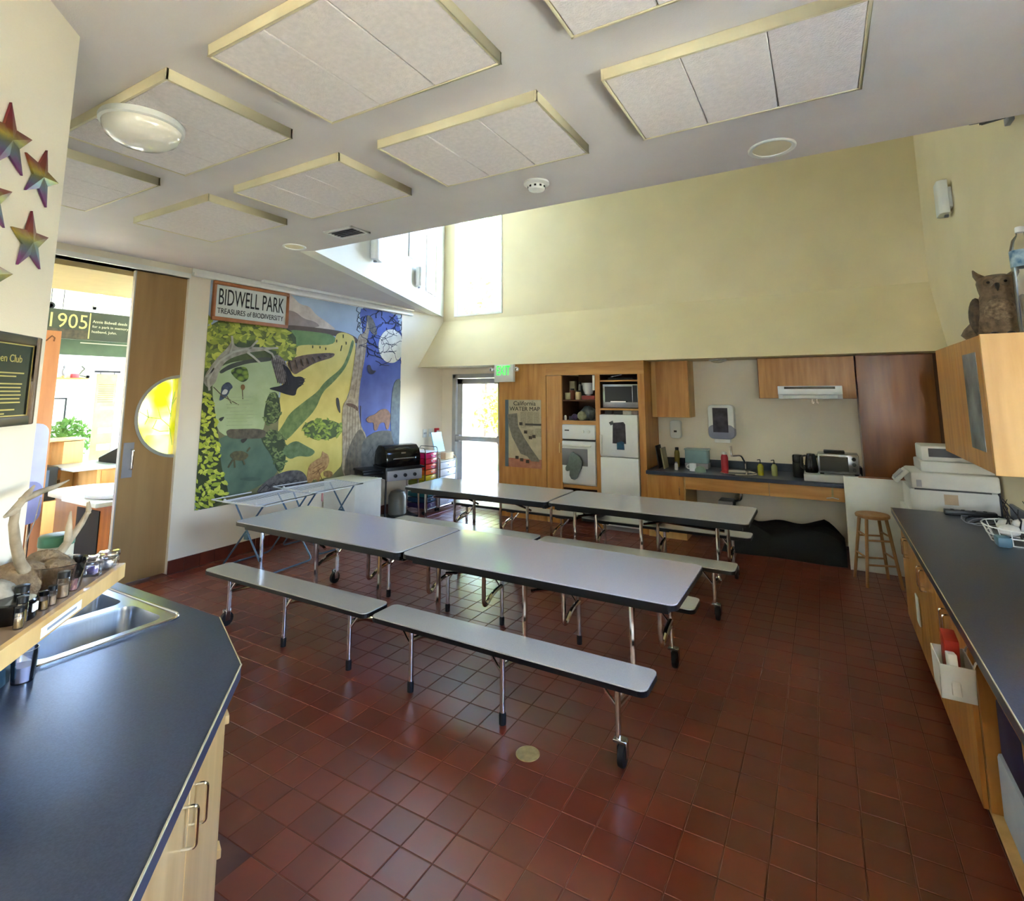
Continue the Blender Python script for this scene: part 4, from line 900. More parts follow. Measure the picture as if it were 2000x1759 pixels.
# drawer carts
def cart(label, loc, w, d, n, h, colors, rails, group='rolling drawer carts'):
    t = thing('drawer_cart', label, 'drawer cart', loc, 0, group)   # front faces +x, origin at the front middle
    for s in (-1, 1):
        f = MB().tube(fillet([(0,s*w,.05),(0,s*w,h),(-.02,s*w,h+rails),(-d+.02,s*w,h+rails),(-d,s*w,h),(-d,s*w,.05)],.03), .0085, 6)
        f.build('side_frame', M['chrome'], t, smooth=True)
    MB().box(-d,0,-w,w,h-.012,h).build('top', M['white_pl'], t, bevel=.003, seg=1)
    MB().tube([(0,-w,.07),(0,w,.07)], .008, 6).tube([(-d,-w,.07),(-d,w,.07)], .008, 6).build('bottom_rail', M['chrome'], t)
    st = (h-.10)/n
    for k in range(n):
        z = .085+k*st
        dr_ = MB().box(-d+.02,-.004,-w+.014,w-.014,z,z+st-.012).build('drawer', colors[k % len(colors)], t, bevel=.006)
        MB().ball((.006,0,z+st*.45), .012, 10, 6).build('knob', M['white_pl'], dr_, smooth=True)
    for s in (-1,1):
        for x in (-.02,-d+.02): MB().lathe([(.012,-.01),(.024,-.008),(.024,.008),(.012,.01)], (x,s*w,.024), 14, Matrix(((1,0,0),(0,0,1),(0,-1,0)))).build('wheel', M['rubber'], t, smooth=True)
    return t
rb = [mat('drawer %d' % k, c, .25, var=.06) for k, c in enumerate(((66,50,92),(46,74,104),(40,100,112),(60,110,70),(150,160,50),(200,172,40),(206,96,34),(196,50,36),(186,26,58),(196,24,92)))]
cart('rolling cart with rainbow-coloured plastic drawers beside the grill', (-5.36, 6.80, 0), .15, .37, 10, .93, rb, .06)
wh = [mat('frosted drawer', (214,216,222), .3, var=.04)]
cart('rolling cart with frosted white drawers beside the exit door', (-5.33, 7.20, 0), .22, .40, 6, .76, wh, .05)
tag(MB().obox((-5.52,7.16,1.04),(.012,.26,.32),Matrix.Rotation(-.28,3,'Y')).build('blue_folder', mat('light blue folder', (150,208,224), .5, var=.05)), 'light blue folder standing on the frosted drawer cart', 'folder')
tag(MB().box(-5.46,-5.36,7.16,7.38,.765,.87).build('cardboard_box', mat('cardboard', (206,182,140), .8, var=.08), None, bevel=.003), 'small cardboard box on the frosted drawer cart', 'box')
for k, y in enumerate((7.37, 7.53)):
    t = thing('switch_plate', ('white light switch plate nearer the mural' if k == 0 else 'white switch plate beside the red fire alarm'), 'switch', (XL, y, 1.08), 0, 'switch plates by the exit')
    MB().box(0,.008,-.05,.05,0,.14).build('plate', M['white_pl'], t, bevel=.003)
    for s in (-.02,.02): MB().box(.008,.014,s-.006,s+.006,.055,.085).build('toggle', M['grey_pl'], t)
t = thing('fire_alarm', 'red fire alarm pull station on the wall', 'fire alarm', (XL, 7.68, 1.08))
MB().box(0,.04,-.05,.05,0,.14).build('case', mat('alarm red', (196,30,44), .4, var=.06), t, bevel=.006)
MB().box(.04,.048,-.03,.03,.05,.10).build('pull_handle', M['white_pl'], t, bevel=.003)

# ---- the mural: flat painting on the wall, one thin painted layer per motif
MY0, MY1, MZ0, MZ1 = 3.487, 6.72, .585, 3.125
mu = thing('mural', 'painted mural of valley, river, birds and night oak', 'mural', (XL+.002, (MY0+MY1)/2, MZ0))
P0 = Vector(mu.location)
LAY = [0.0010]
def paint(nm, pts, m, zoom=True):
    """one painted motif; points are measured on the photograph and laid onto the wall plane"""
    LAY[0] += .00008; d = LAY[0]; q = []
    for _ in range(2 if len(pts) < 24 else 1):        # round the outline like a brush would
        pts = [p for (a, b), (c, e) in zip(pts, pts[1:]+pts[:1]) for p in ((.78*a+.22*c, .78*b+.22*e), (.22*a+.78*c, .22*b+.78*e))]
    for x, y in pts:
        if zoom: x, y = 360+x/3.517, 520+y/3.517
        p = on_x(x, y, XL); q.append((min(max(p.y, MY0), MY1)-P0.y, min(max(p.z, MZ0), MZ1)-P0.z))
    return MB().prism(q, 0, d, YZ).build(nm, m, mu)
def stroke(nm, lines, m, w=6):
    LAY[0] += .00008; d = LAY[0]; mb = MB()
    for pts in lines:
        for (x0, y0), (x1, y1) in zip(pts, pts[1:]):
            a = on_x(360+x0/3.517, 520+y0/3.517, XL); b = on_x(360+x1/3.517, 520+y1/3.517, XL)
            e = (b-a).normalized()*.004; n = Vector((0, -(b-a).z, (b-a).y)).normalized()*(w*.0011)
            q = [(p.y-P0.y, p.z-P0.z) for p in (a-e+n, a-e-n, b+e-n, b+e+n)]
            q = [(min(max(u, MY0-P0.y), MY1-P0.y), min(max(v, 0), MZ1-P0.z)) for u, v in q]
            mb.prism(q, 0, d, YZ)
    o = mb.build(nm, m, mu); o['kind'] = 'stuff'; return o
def blob(cx, cy, rx, ry, n=22, wob=.12, seed=1, a0=0):
    rnd = random.Random(seed)
    return [(cx+rx*math.cos(2*PI*k/n+a0)*(1+rnd.uniform(-wob, wob)), cy+ry*math.sin(2*PI*k/n+a0)*(1+rnd.uniform(-wob, wob))) for k in range(n)]
def leafpaint(name, a, b, c, scale):
    """painted foliage: leaf-shaped cells with dark gaps"""
    m = bpy.data.materials.new(name); m.use_nodes = True; nt = m.node_tree; bs = nt.nodes['Principled BSDF']; bs.inputs['Roughness'].default_value = .7
    tc = nt.nodes.new('ShaderNodeTexCoord'); mp = nt.nodes.new('ShaderNodeMapping'); mp.inputs['Scale'].default_value = (1, 1, 1.5); mp.inputs['Rotation'].default_value = (.6, 0, 0)
    v = nt.nodes.new('ShaderNodeTexVoronoi'); v.inputs['Scale'].default_value = scale; v.feature = 'F1'
    cr = nt.nodes.new('ShaderNodeValToRGB'); e = cr.color_ramp.elements; e[0].position = .0; e[0].color = lin(a); e[1].position = .72; e[1].color = lin(c); k = e.new(.5); k.color = lin(b)
    nt.links.new(tc.outputs['Object'], mp.inputs[0]); nt.links.new(mp.outputs[0], v.inputs['Vector']); nt.links.new(v.outputs['Distance'], cr.inputs[0]); nt.links.new(cr.outputs[0], bs.inputs['Base Color']); return m
def pm(name, c, c2=None, sc=7): return mat('mural '+name, c, .7, rgb2=c2 or tuple(v*.85 for v in c), scale=sc)
def inside(p, poly):
    x, y = p; c = False
    for (x0, y0), (x1, y1) in zip(poly, poly[1:]+poly[:1]):
        if (y0 > y) != (y1 > y) and x < (x1-x0)*(y-y0)/(y1-y0)+x0: c = not c
    return c
def leaf_field(nm, poly, n, size, cols, seed, aspect=.55):
    """painted leaves: a dark ground and rows of overlapping single leaf shapes in several tints"""
    rnd = random.Random(seed); xs = [p[0] for p in poly]; ys = [p[1] for p in poly]
    groups = [MB() for _ in cols]; d0 = LAY[0]
    for k in range(n):
        for _ in range(30):
            c = (rnd.uniform(min(xs), max(xs)), rnd.uniform(min(ys), max(ys)))
            if inside(c, poly): break
        a = rnd.uniform(-1.2, 1.2)+(PI if rnd.random() < .5 else 0); s = size*rnd.uniform(.65, 1.25); q = []
        for u, v in ((-1,0),(-.6,.32),(-.1,.5),(.45,.36),(1,0),(.45,-.36),(-.1,-.5),(-.6,-.32)):
            v *= aspect*1.6; x, y = c[0]+s*(u*math.cos(a)-v*math.sin(a)), c[1]+s*(u*math.sin(a)+v*math.cos(a))
            p = on_x(360+x/3.517, 520+y/3.517, XL); q.append((min(max(p.y, MY0), MY1)-P0.y, min(max(p.z, MZ0), MZ1)-P0.z))
        groups[k % len(cols)].prism(q, 0, d0+.00008+.0004*k/n, YZ)
    LAY[0] = d0+.0005
    for g, m in zip(groups, cols): o = g.build(nm, m, mu); o['kind'] = 'stuff'
M['m_leaf'] = leafpaint('mural leaves', (206,216,70), (170,186,46), (58,70,26), 13)
M['m_leaf2'] = leafpaint('mural canopy', (192,196,62), (150,156,50), (70,84,40), 7)
M['m_vine'] = leafpaint('mural vines', (124,138,74), (88,104,54), (36,44,26), 16)
M['m_bush'] = leafpaint('mural bush', (150,170,54), (100,124,40), (44,56,24), 12)
MB().box(0, .001, MY0-P0.y, MY1-P0.y, 0, MZ1-MZ0).build('painted_sky', pm('sky', (168,184,200), (150,164,182), 2), mu)
paint('lower_ground', [(40,840),(300,900),(700,900),(1100,900),(1520,1100),(1520,1500),(1000,1600),(20,1760)], pm('lower ground', (132,128,88), (104,102,70), 6))
paint('night_sky', [(1190,250),(1520,300),(1500,1300),(1230,1300),(1180,1000),(1200,620),(1230,480)], pm('night', (82,100,178), (62,74,142), 3))
paint('cloud', [(700,170),(740,200),(790,260),(860,275),(900,330),(960,370),(1000,400),(1050,440),(900,440),(700,430)], pm('cloud', (214,202,186), (170,154,142), 5))
paint('cloud_shade', [(700,300),(760,310),(820,360),(900,380),(940,420),(700,430)], pm('cloud shade', (150,136,128)))
paint('ridge', [(690,400),(860,415),(1090,445),(1190,490),(1190,540),(1030,470),(690,440)], pm('ridge', (98,82,66)))
paint('meadow', [(690,432),(860,445),(1035,470),(1045,545),(760,540),(720,640),(690,640)], pm('meadow', (118,144,84), (96,124,70)))
paint('golden_field', [(700,640),(755,535),(1030,545),(1040,462),(1100,450),(1185,495),(1150,800),(1100,950),(1095,1460),(620,1470),(640,1180),(655,880)], pm('field', (214,198,112), (196,178,92), 4))
paint('cliff', [(690,650),(820,605),(1035,590),(1025,625),(900,660),(800,720),(750,750)], pm('cliff', (120,100,78), (84,66,52), 16))
paint('creek_trees', [(1150,500),(1125,600),(1080,700),(960,795),(915,860),(820,930),(720,1010),(670,1100),(610,1180),(700,1200),(790,1100),(900,985),(950,860),(1020,800),(1115,690),(1170,520)], pm('creek', (120,138,78), (86,108,58), 12))
paint('understory', [(100,330),(760,400),(775,660),(600,640),(330,660),(200,780),(230,1180),(300,1640),(40,1730)], pm('understory', (84,96,52), (60,72,40), 8))
paint('river', [(190,720),(330,650),(640,630),(665,880),(560,1000),(545,1130),(480,1165),(235,1170),(195,960)], pm('river', (176,190,146), (156,172,124), 4))
paint('pool', [(225,1160),(560,1140),(640,1280),(650,1420),(480,1530),(280,1600),(230,1300)], pm('pool', (98,120,98), (76,98,80), 5))
CAN = [(150,330),(720,420),(770,640),(690,650),(640,590),(560,540),(470,500),(330,530),(220,640),(120,760)]
paint('canopy', CAN, pm('canopy ground', (104,112,48), (76,86,38), 8))
leaf_field('canopy_leaves', CAN, 210, 30, [pm('canopy leaf a', (190,192,74)), pm('canopy leaf b', (160,168,58)), pm('canopy leaf c', (128,140,54))], 21)
paint('fallen_trunk', [(120,780),(210,640),(310,545),(330,480),(345,560),(480,555),(605,555),(600,575),(440,590),(290,640),(235,720),(215,800),(160,840)], pm('trunk', (166,160,142), (130,124,108), 14))
paint('trunk_shadow', [(235,720),(330,660),(560,618),(620,640),(560,655),(430,665),(300,710),(250,740)], pm('trunk shade', (74,78,66)))
paint('leaf_spray', [(310,720),(360,690),(430,690),(445,770),(400,800),(350,770)], M['m_bush'])
BORD = [(105,860),(190,870),(210,1000),(235,1200),(255,1400),(310,1560),(240,1620),(40,1720)]
paint('leaf_border', BORD, pm('border ground', (66,76,34), (44,52,26), 10))
leaf_field('border_leaves', BORD, 190, 23, [pm('border leaf a', (212,216,84)), pm('border leaf b', (188,198,62)), pm('border leaf c', (164,178,52))], 22, .6)
paint('vine_column', [(575,870),(640,860),(665,1000),(640,1070),(560,1090),(540,1020)], pm('vine_column ground', (62,76,44)))
leaf_field('vine_column_leaves', [(575,870),(640,860),(665,1000),(640,1070),(560,1090),(540,1020)], 60, 15, [pm('vine leaf a', (128,144,84)), pm('vine leaf b', (96,114,64))], 23)
paint('vine_mass', [(520,1160),(620,1110),(700,1190),(690,1390),(640,1420),(600,1300),(540,1220)], pm('vine_mass ground', (62,76,44)))
leaf_field('vine_mass_leaves', [(520,1160),(620,1110),(700,1190),(690,1390),(640,1420),(600,1300),(540,1220)], 70, 16, [pm('vine leaf a', (128,144,84)), pm('vine leaf b', (96,114,64))], 24)
paint('oak_leaves', [(660,1260),(760,1190),(830,1230),(905,1270),(860,1310),(780,1300),(720,1330)], pm('oak leaf', (112,132,88), (80,100,60), 12))
paint('oak_bush', blob(950,1120,135,70,26,.1,3), pm('bush ground', (74,92,40)))
leaf_field('bush_leaves', blob(950,1118,140,75,26,.05,3), 80, 17, [pm('bush leaf a', (158,176,66)), pm('bush leaf b', (122,146,52))], 25)
paint('log', [(280,1118),(420,1112),(560,1120),(555,1180),(420,1185),(300,1182)], pm('log', (108,98,78), (66,62,52), 14))
paint('log_stub', [(380,1190),(440,1175),(400,1220)], pm('log stub', (62,58,48)))
paint('turtle', blob(375,1300,62,34,18,.05,4,.4), pm('turtle', (104,98,62), (70,66,44), 20))
stroke('turtle_legs', [[(430,1270),(448,1245)],[(330,1330),(300,1380)],[(400,1325),(412,1360)],[(340,1320),(345,1380)]], pm('turtle leg', (90,86,54)), 9)
paint('fish', blob(450,1460,70,14,16,.1,5), pm('fish', (80,100,82)))
paint('vulture_wing', [(590,630),(640,600),(690,650),(730,730),(700,810),(640,800),(615,720)], pm('wing', (142,132,124), (92,84,78), 26))
paint('vulture', [(565,838),(690,815),(700,740),(660,660),(720,700),(745,760),(800,755),(828,775),(810,815),(770,840),(762,892),(700,880),(640,858)], pm('vulture', (42,36,34), (26,22,22), 12))
paint('kingfisher', [(235,925),(250,870),(255,820),(300,788),(335,828),(310,850),(300,880),(262,915)], pm('kingfisher', (72,84,104), (40,44,58), 20))
paint('kingfisher_breast', [(250,880),(270,840),(300,850),(285,880)], pm('breast', (206,204,196)))
stroke('twigs', [[(200,830),(260,890),(370,950)],[(395,815),(400,910)],[(290,890),(320,940)]], pm('twig', (98,84,62)), 4)
paint('tail_fin', [(230,1045),(278,1028),(250,1070)], pm('fin', (66,70,64)))
paint('oriole', blob(400,830,14,20,12,.05,6), pm('oriole', (140,104,52)))
paint('boulders', [(480,1560),(560,1470),(650,1420),(720,1400),(800,1400),(845,1450),(825,1520),(600,1560)], pm('boulder', (116,110,106), (70,66,64), 18))
paint('bobcat', [(835,1480),(850,1370),(900,1330),(940,1310),(945,1265),(960,1280),(985,1290),(995,1340),(975,1390),(930,1420),(925,1490),(890,1450),(870,1490)], pm('bobcat', (196,158,106), (150,108,66), 20))
paint('cubs', blob(985,1425,34,26,14,.15,7), pm('cub', (176,140,90), (124,92,56), 30))
paint('snag', [(1190,470),(1240,460),(1260,330),(1285,360),(1250,520),(1240,620),(1205,800),(1190,960),(1210,1100),(1250,1160),(1255,1320),(1180,1440),(1080,1450),(1085,1250),(1080,960),(1125,900),(1150,760)], pm('snag', (176,160,134), (128,112,90), 14))
paint('stump_shade', [(1120,1250),(1200,1100),(1245,1170),(1255,1320),(1180,1450),(1085,1450)], pm('stump', (112,100,80), (72,66,54), 14))
paint('rock', [(1200,1460),(1215,1220),(1250,1170),(1320,1130),(1430,1125),(1500,1230),(1500,1460)], pm('rock', (98,94,82), (62,60,54), 10))
paint('night_tree', [(1430,790),(1500,760),(1500,1260),(1440,1240),(1410,1100)], pm('night tree', (104,118,124), (76,88,100), 12))
paint('moon', blob(1418,548,86,116,28,.01,8), pm('moon', (232,228,214), (206,202,186), 8))
paint('mountain_lion', [(1245,1050),(1265,1030),(1310,1015),(1340,985),(1385,976),(1415,1010),(1412,1060),(1400,1120),(1385,1120),(1375,1070),(1340,1075),(1320,1130),(1300,1125),(1300,1070),(1260,1075)], pm('lion', (146,106,80), (112,78,58), 16))
paint('owl_on_branch', [(1245,335),(1280,340),(1310,400),(1325,470),(1300,475),(1265,430)], pm('owl', (112,104,92), (76,70,62), 24))
paint('bat', [(1255,680),(1275,675),(1285,715),(1320,715),(1290,745),(1260,730)], pm('bat', (66,62,76)))
paint('woodpecker', [(1040,900),(1060,905),(1072,1015),(1055,990),(1042,950)], pm('woodpecker', (60,56,54)))
paint('squirrel', [(1105,940),(1150,940),(1190,965),(1190,1000),(1160,970),(1120,960)], pm('squirrel', (96,66,48)))
rnd = random.Random(11); ln = []
for k in range(46):
    x, y = rnd.uniform(1250, 1480), rnd.uniform(330, 650); pts = [(x, y)]
    a = rnd.uniform(0, 6.28)
    for j in range(4):
        a += rnd.uniform(-.8, .8); x += 26*math.cos(a); y += 22*math.sin(a); pts.append((min(max(x, 1200), 1490), min(y, 680)))
    ln.append(pts)
stroke('bare_branches', ln, pm('branches', (34,36,56)), 4)
ln = []
for k in range(12):
    x, y = rnd.uniform(1190, 1250), rnd.uniform(290, 480); ln.append([(x, y), (x-18, y-14), (x-14, y-34), (x-2, y-44)])
stroke('fine_twigs', ln, pm('fine twigs', (52,52,58)), 3)
stroke('field_trees', [[(1090,470),(1090,490)],[(1045,505),(1045,520)],[(1110,520),(1110,535)],[(880,545),(880,560)],[(930,550),(930,562)],[(1080,545),(1072,580)],[(970,560),(970,572)]], pm('field tree', (70,76,40)), 6)
stroke('white_branches', [[(150,760),(240,650),(330,590),(450,560),(560,565),(640,560)],[(430,590),(470,620),(515,660)],[(310,600),(330,540),(325,480)],[(440,575),(480,530),(500,510)],[(540,565),(600,600),(620,640)],[(200,700),(160,780),(170,850)]], pm('white branch', (186,180,160)), 11)
stroke('wing_feathers', [[(600+14*k, 622+6*k),(640+12*k, 800+2*k)] for k in range(7)]+[[(800,770),(828,772)],[(790,790),(826,790)],[(785,810),(815,812)]], pm('feather', (70,62,58)), 3)
stroke('cliff_lines', [[(720+40*k, 650-6*k),(735+40*k, 715-16*k)] for k in range(8)], pm('cliff line', (70,56,44)), 4)
stroke('bark_lines', [[(1120+18*k, 960),(1110+20*k, 1200),(1100+22*k, 1420)] for k in range(6)]+[[(1215,500),(1195,700),(1165,900)],[(1235,520),(1215,760)]], pm('bark line', (126,110,88)), 3)
stroke('river_lines', [[(260+rnd.uniform(0,60), 900+k*24),(420+rnd.uniform(0,100), 896+k*24)] for k in range(10)], pm('river line', (166,180,138)), 3)
stroke('fur_spots', [[(860+rnd.uniform(0,100), 1350+rnd.uniform(0,120))]*1+[(866+rnd.uniform(0,100), 1360+rnd.uniform(0,110))] for k in range(5)], pm('fur spot', (140,102,64)), 4)
stroke('rock_lines', [[(520+50*k,1540-12*k),(560+50*k,1500-10*k),(590+48*k,1520-12*k)] for k in range(5)]+[[(1250+40*k,1300),(1290+40*k,1240),(1300+40*k,1330)] for k in range(4)], pm('rock line', (64,60,58)), 4)
# framed title sign
t = thing('park_sign', 'copper-framed title sign with tall dark lettering at the mural corner', 'sign', (XL+.0105, 4.01, 2.67))
MB().box(0,.03,-.5,.5,0,.04).box(0,.03,-.5,.5,.415,.455).box(0,.03,-.5,-.465,.04,.415).box(0,.03,.465,.5,.04,.415).build('frame', mat('copper wood frame', (178,112,66), .5, rgb2=(150,92,50), scale=8), t, bevel=.003, seg=1)
MB().box(0,.018,-.467,.467,.038,.417).build('board', mat('sign board', (206,208,198), .6, var=.04), t)
text('lettering', 'BIDWELL PARK', M['ink'], (.019,-.43,.185), (0,1,0), (0,0,1), .86, .19, t)
text('lettering', 'TREASURES of BIODIVERSITY', M['ink'], (.019,-.44,.085), (0,1,0), (0,0,1), .87, .062, t)

# ================================================================== LEFT COUNTER, SINK AND SHELF
from mathutils.geometry import tessellate_polygon
def plate(mb, outer, holes, z0, z1):
    loops = [outer]+holes; flat = [p for l in loops for p in l]
    tris = tessellate_polygon([[Vector((x, y, 0)) for x, y in l] for l in loops]); n = len(flat)
    mb.add([(x, y, z0) for x, y in flat]+[(x, y, z1) for x, y in flat],
           [tuple(t) for t in tris]+[tuple(n+i for i in reversed(t)) for t in tris])
    k = 0
    for l in loops:
        m = len(l); mb.add([(x, y, z0) for x, y in l]+[(x, y, z1) for x, y in l], [(i, (i+1) % m, m+(i+1) % m, m+i) for i in range(m)])
    return mb
def NA(n, a): p = NV*n+AV*a; return (p.x, p.y)
LZ = .91
outer = [NA(-.40, .2), (-1.82, 1.268), (-2.269, 1.468), (-3.30, 1.468), (-3.30, .56), (-2.56, .56), NA(-1.267, 2.29), NA(-1.113, 2.29), NA(-1.113, .2)]
hole = rrect(-3.06, -2.43, .885, 1.375, .04)
lc = thing('sink_counter', 'dark slate laminate counter with angled end and maple cabinet in the left foreground', 'counter', (0,0,0))
ctop = plate(MB(), outer, [hole], LZ-.045, LZ).build('countertop', M['lam_dark'], lc)
el = MB()
ed = [Vector((*p, LZ+.0005)) for p in (NA(-.40, .2), (-1.82, 1.268), (-2.269, 1.468))]
el.tube([ed[0], ed[1]], .0032, 6).tube([ed[1], ed[2]], .0022, 6).build('edge_line', M['lam_line'], ctop)
el = MB()
body = [NA(-.46, .2), (-1.90, 1.262), (-2.27, 1.425), (-3.26, 1.425), (-3.26, .57), (-2.57, .57), NA(-1.27, 2.30), NA(-1.11, 2.30), NA(-1.11, .2)]
plate(MB(), body, [rrect(-3.07, -2.42, .88, 1.38, .03)], .10, LZ-.046).build('cabinet_body', M['maple_lt'], lc)
inset = [NA(-.52, .2), (-1.95, 1.20), (-2.27, 1.36), (-3.2, 1.36), (-3.2, .58), (-2.58, .58), NA(-1.27, 2.31), NA(-1.10, 2.31), NA(-1.10, .2)]
MB().prism(inset, 0, .10, XY).build('toe_kick', M['black'], lc)
for a0, a1, ha in ((1.40, 1.832, 1.785), (1.838, 2.235, 1.875)):
    d_ = MB().prism([(a0, .12), (a1, .12), (a1, LZ-.055), (a0, LZ-.055)], .657, .677, lambda u, v, d: DW(u, v, d)).build('door', M['maple_lt'], lc, bevel=.002, seg=1)
    MB().tube(fillet([DW(ha, .635, .677), DW(ha, .635, .712), DW(ha, .738, .712), DW(ha, .738, .677)], .012), .0045, 8).build('handle', M['chrome'], d_, smooth=True)
for z in (.66, .22): MB().obox((-2.0, 1.335, z), (.05, .03, .03), Matrix.Rotation(-.42, 3, 'Z')).build('door_pull', M['maple_lt'], lc, bevel=.003)
# backsplash below the shelf
MB().prism([(.2, LZ), (2.27, LZ), (2.27, 1.17), (.2, 1.17)], .0, .012, lambda u, v, d: DW(u, v, d)).build('backsplash', M['lam_blue'], lc)
# stainless double sink
sk = thing('double_sink', 'stainless double-bowl sink set in the left counter', 'sink', (0,0,0))
b1, b2 = rrect(-2.735, -2.455, .915, 1.345, .05), rrect(-3.035, -2.785, .915, 1.345, .05)
plate(MB(), rrect(-3.085, -2.405, .862, 1.398, .05), [b1, b2], LZ, LZ+.006).build('rim', M['steel'], sk)
MB().tube([(x, y, LZ+.007) for x, y in rrect(-3.08, -2.41, .867, 1.393, .05)]+[(-2.41, 1.343, LZ+.007)], .005, 6).build('rim_bead', M['chrome'], sk, smooth=True)
for bb_ in (b1, b2):
    cx_ = sum(p[0] for p in bb_)/len(bb_); cy_ = sum(p[1] for p in bb_)/len(bb_); mb = MB(); n = len(bb_)
    rings = [(1.0, LZ+.006), (.985, LZ-.01), (.95, LZ-.14), (.86, LZ-.165), (.2, LZ-.17)]
    for s, z in rings: mb.v += [(cx_+(x-cx_)*s, cy_+(y-cy_)*s, z) for x, y in bb_]
    mb.f = [(r*n+i, r*n+(i+1) % n, (r+1)*n+(i+1) % n, (r+1)*n+i) for r in range(len(rings)-1) for i in range(n)]+[tuple((len(rings)-1)*n+i for i in range(n))]
    mb.mi = [0]*len(mb.f)
    bw = mb.build('bowl', M['steel'], sk, smooth=True)
    MB().lathe([(.04,.0),(.042,.004),(.03,.004),(.01,.001)], (cx_, cy_, LZ-.171), 16).build('drain', M['chrome'], bw, smooth=True)
t = thing('soap_cup', 'clear plastic cup standing at the corner of the sink', 'cup', (-2.35, .845, LZ))
MB().lathe([(.03,0),(.036,.1),(.033,.1),(.028,.004),(.004,.003)], n=18).build('cup', M['clear'], t, smooth=True)
MB().lathe([(.027,.004),(.03,.05),(.004,.05)], n=18).build('water', mat('milky water', (206,206,226), .2, var=.03), t, smooth=True)
# shelf
SZ = 1.222
sh = thing('wall_shelf', 'maple wall shelf with a white label strip over the sink', 'shelf', (0,0,0))
MB().prism([(.3, .0), (2.395, .0), (2.395, .262), (.3, .262)], SZ-.018, SZ, lambda u, v, d: DW(u, d, v)).build('board', mat('shelf top', (150,120,92), .4, rgb2=(128,100,76), scale=10), sh)
MB().prism([(.3, .25), (2.40, .25), (2.40, .272), (.3, .272)], SZ-.05, SZ+.001, lambda u, v, d: DW(u, d, v)).build('front_edge', M['maple_lt'], sh, bevel=.002, seg=1)
MB().prism([(2.38, .0), (2.40, .0), (2.40, .25), (2.38, .25)], SZ-.05, SZ+.001, lambda u, v, d: DW(u, d, v)).build('end_edge', M['maple_lt'], sh)
MB().prism([(1.86, SZ-.043), (2.08, SZ-.043), (2.08, SZ-.016), (1.86, SZ-.016)], .272, .2728, lambda u, v, d: DW(u, v, d)).build('label_strip', M['paper'], sh)
MB().prism([(1.89, SZ-.033), (2.05, SZ-.033), (2.05, SZ-.026), (1.89, SZ-.026)], .2728, .2732, lambda u, v, d: DW(u, v, d)).build('label_print', M['grey_pl'], sh)
GS = 'things on the wall shelf'
def SP(a, n, z=SZ): p = NV*n+AV*a; return Vector((p.x, p.y, z))
# deer antlers on a fur-covered skull cap
t = thing('deer_antlers', 'pair of deer antlers on a brown fur skull cap', 'antlers', SP(2.09, -1.03))
def L(a, n, z): return SP(a, n, z)-SP(2.09, -1.03)
MB().ball(L(2.10,-1.03,SZ+.045), (.085,.07,.062), 18, 12, Matrix.Rotation(.785,3,'Z'), .05).ball(L(2.20,-1.01,SZ+.05), (.075,.055,.06), 18, 12, Matrix.Rotation(.785,3,'Z'), .06).build('skull_cap', M['fur'], t, smooth=True)
MB().tube([L(2.085,-1.0,SZ+.07),L(2.03,-.995,SZ+.12),L(1.985,-.99,SZ+.19),L(1.955,-.985,SZ+.25),L(1.95,-.98,SZ+.295),L(2.0,-.98,SZ+.325),L(2.03,-.98,SZ+.345)],[.0165,.0145,.013,.012,.0115,.0095,.003],10).tube([L(1.975,-.98,SZ+.312),L(2.06,-.975,SZ+.322),L(2.13,-.97,SZ+.325),L(2.20,-.965,SZ+.335)],[.011,.009,.007,.002],10).tube([L(1.95,-.98,SZ+.29),L(1.90,-.98,SZ+.28)],[.013,.004],8).build('antler', M['bone'], t, smooth=True)
MB().tube([L(2.20,-.99,SZ+.075),L(2.235,-.98,SZ+.10),L(2.28,-.975,SZ+.13),L(2.33,-.97,SZ+.165),L(2.365,-.965,SZ+.205),L(2.36,-.965,SZ+.235)],[.016,.014,.012,.010,.008,.002],10).tube([L(2.26,-.977,SZ+.12),L(2.255,-.975,SZ+.17),L(2.245,-.97,SZ+.225)],[.012,.0095,.0025],10).tube([L(2.36,-.965,SZ+.195),L(2.335,-.96,SZ+.235)],[.009,.003],8).build('antler', M['bone'], t, smooth=True)
MB().tube([L(2.03,-.96,SZ+.31),L(2.01,-.96,SZ+.24),L(1.99,-.965,SZ+.19)], .0018, 5).build('string', mat('grey string', (130,122,116), .8, var=.1), t)
t = thing('specimen_tub', 'clear plastic tub of fur and bones on the shelf', 'tub', SP(2.14, -.945), 0, GS)
MB().lathe([(.06,0),(.064,.005),(.076,.085),(.08,.088),(.072,.084),(.06,.006),(.005,.004)], n=28).build('tub', M['clear'], t, smooth=True)
MB().ball((0,0,.05), (.06,.06,.045), 16, 10, None, .12).build('fur_filling', M['fur'], t, smooth=True)
t = thing('specimen_jar', 'jar with a green-banded lid behind the antlers', 'jar', SP(2.33, -1.04), 0, GS)
MB().lathe([(.048,0),(.05,.005),(.05,.10),(.048,.105)], n=20).build('body', mat('cream jar', (196,188,166), .3, var=.06), t, smooth=True)
MB().lathe([(.052,.098),(.052,.128),(.045,.132),(.01,.132)], n=20).build('lid', mat('green lid', (60,110,84), .4, var=.06), t, smooth=True)
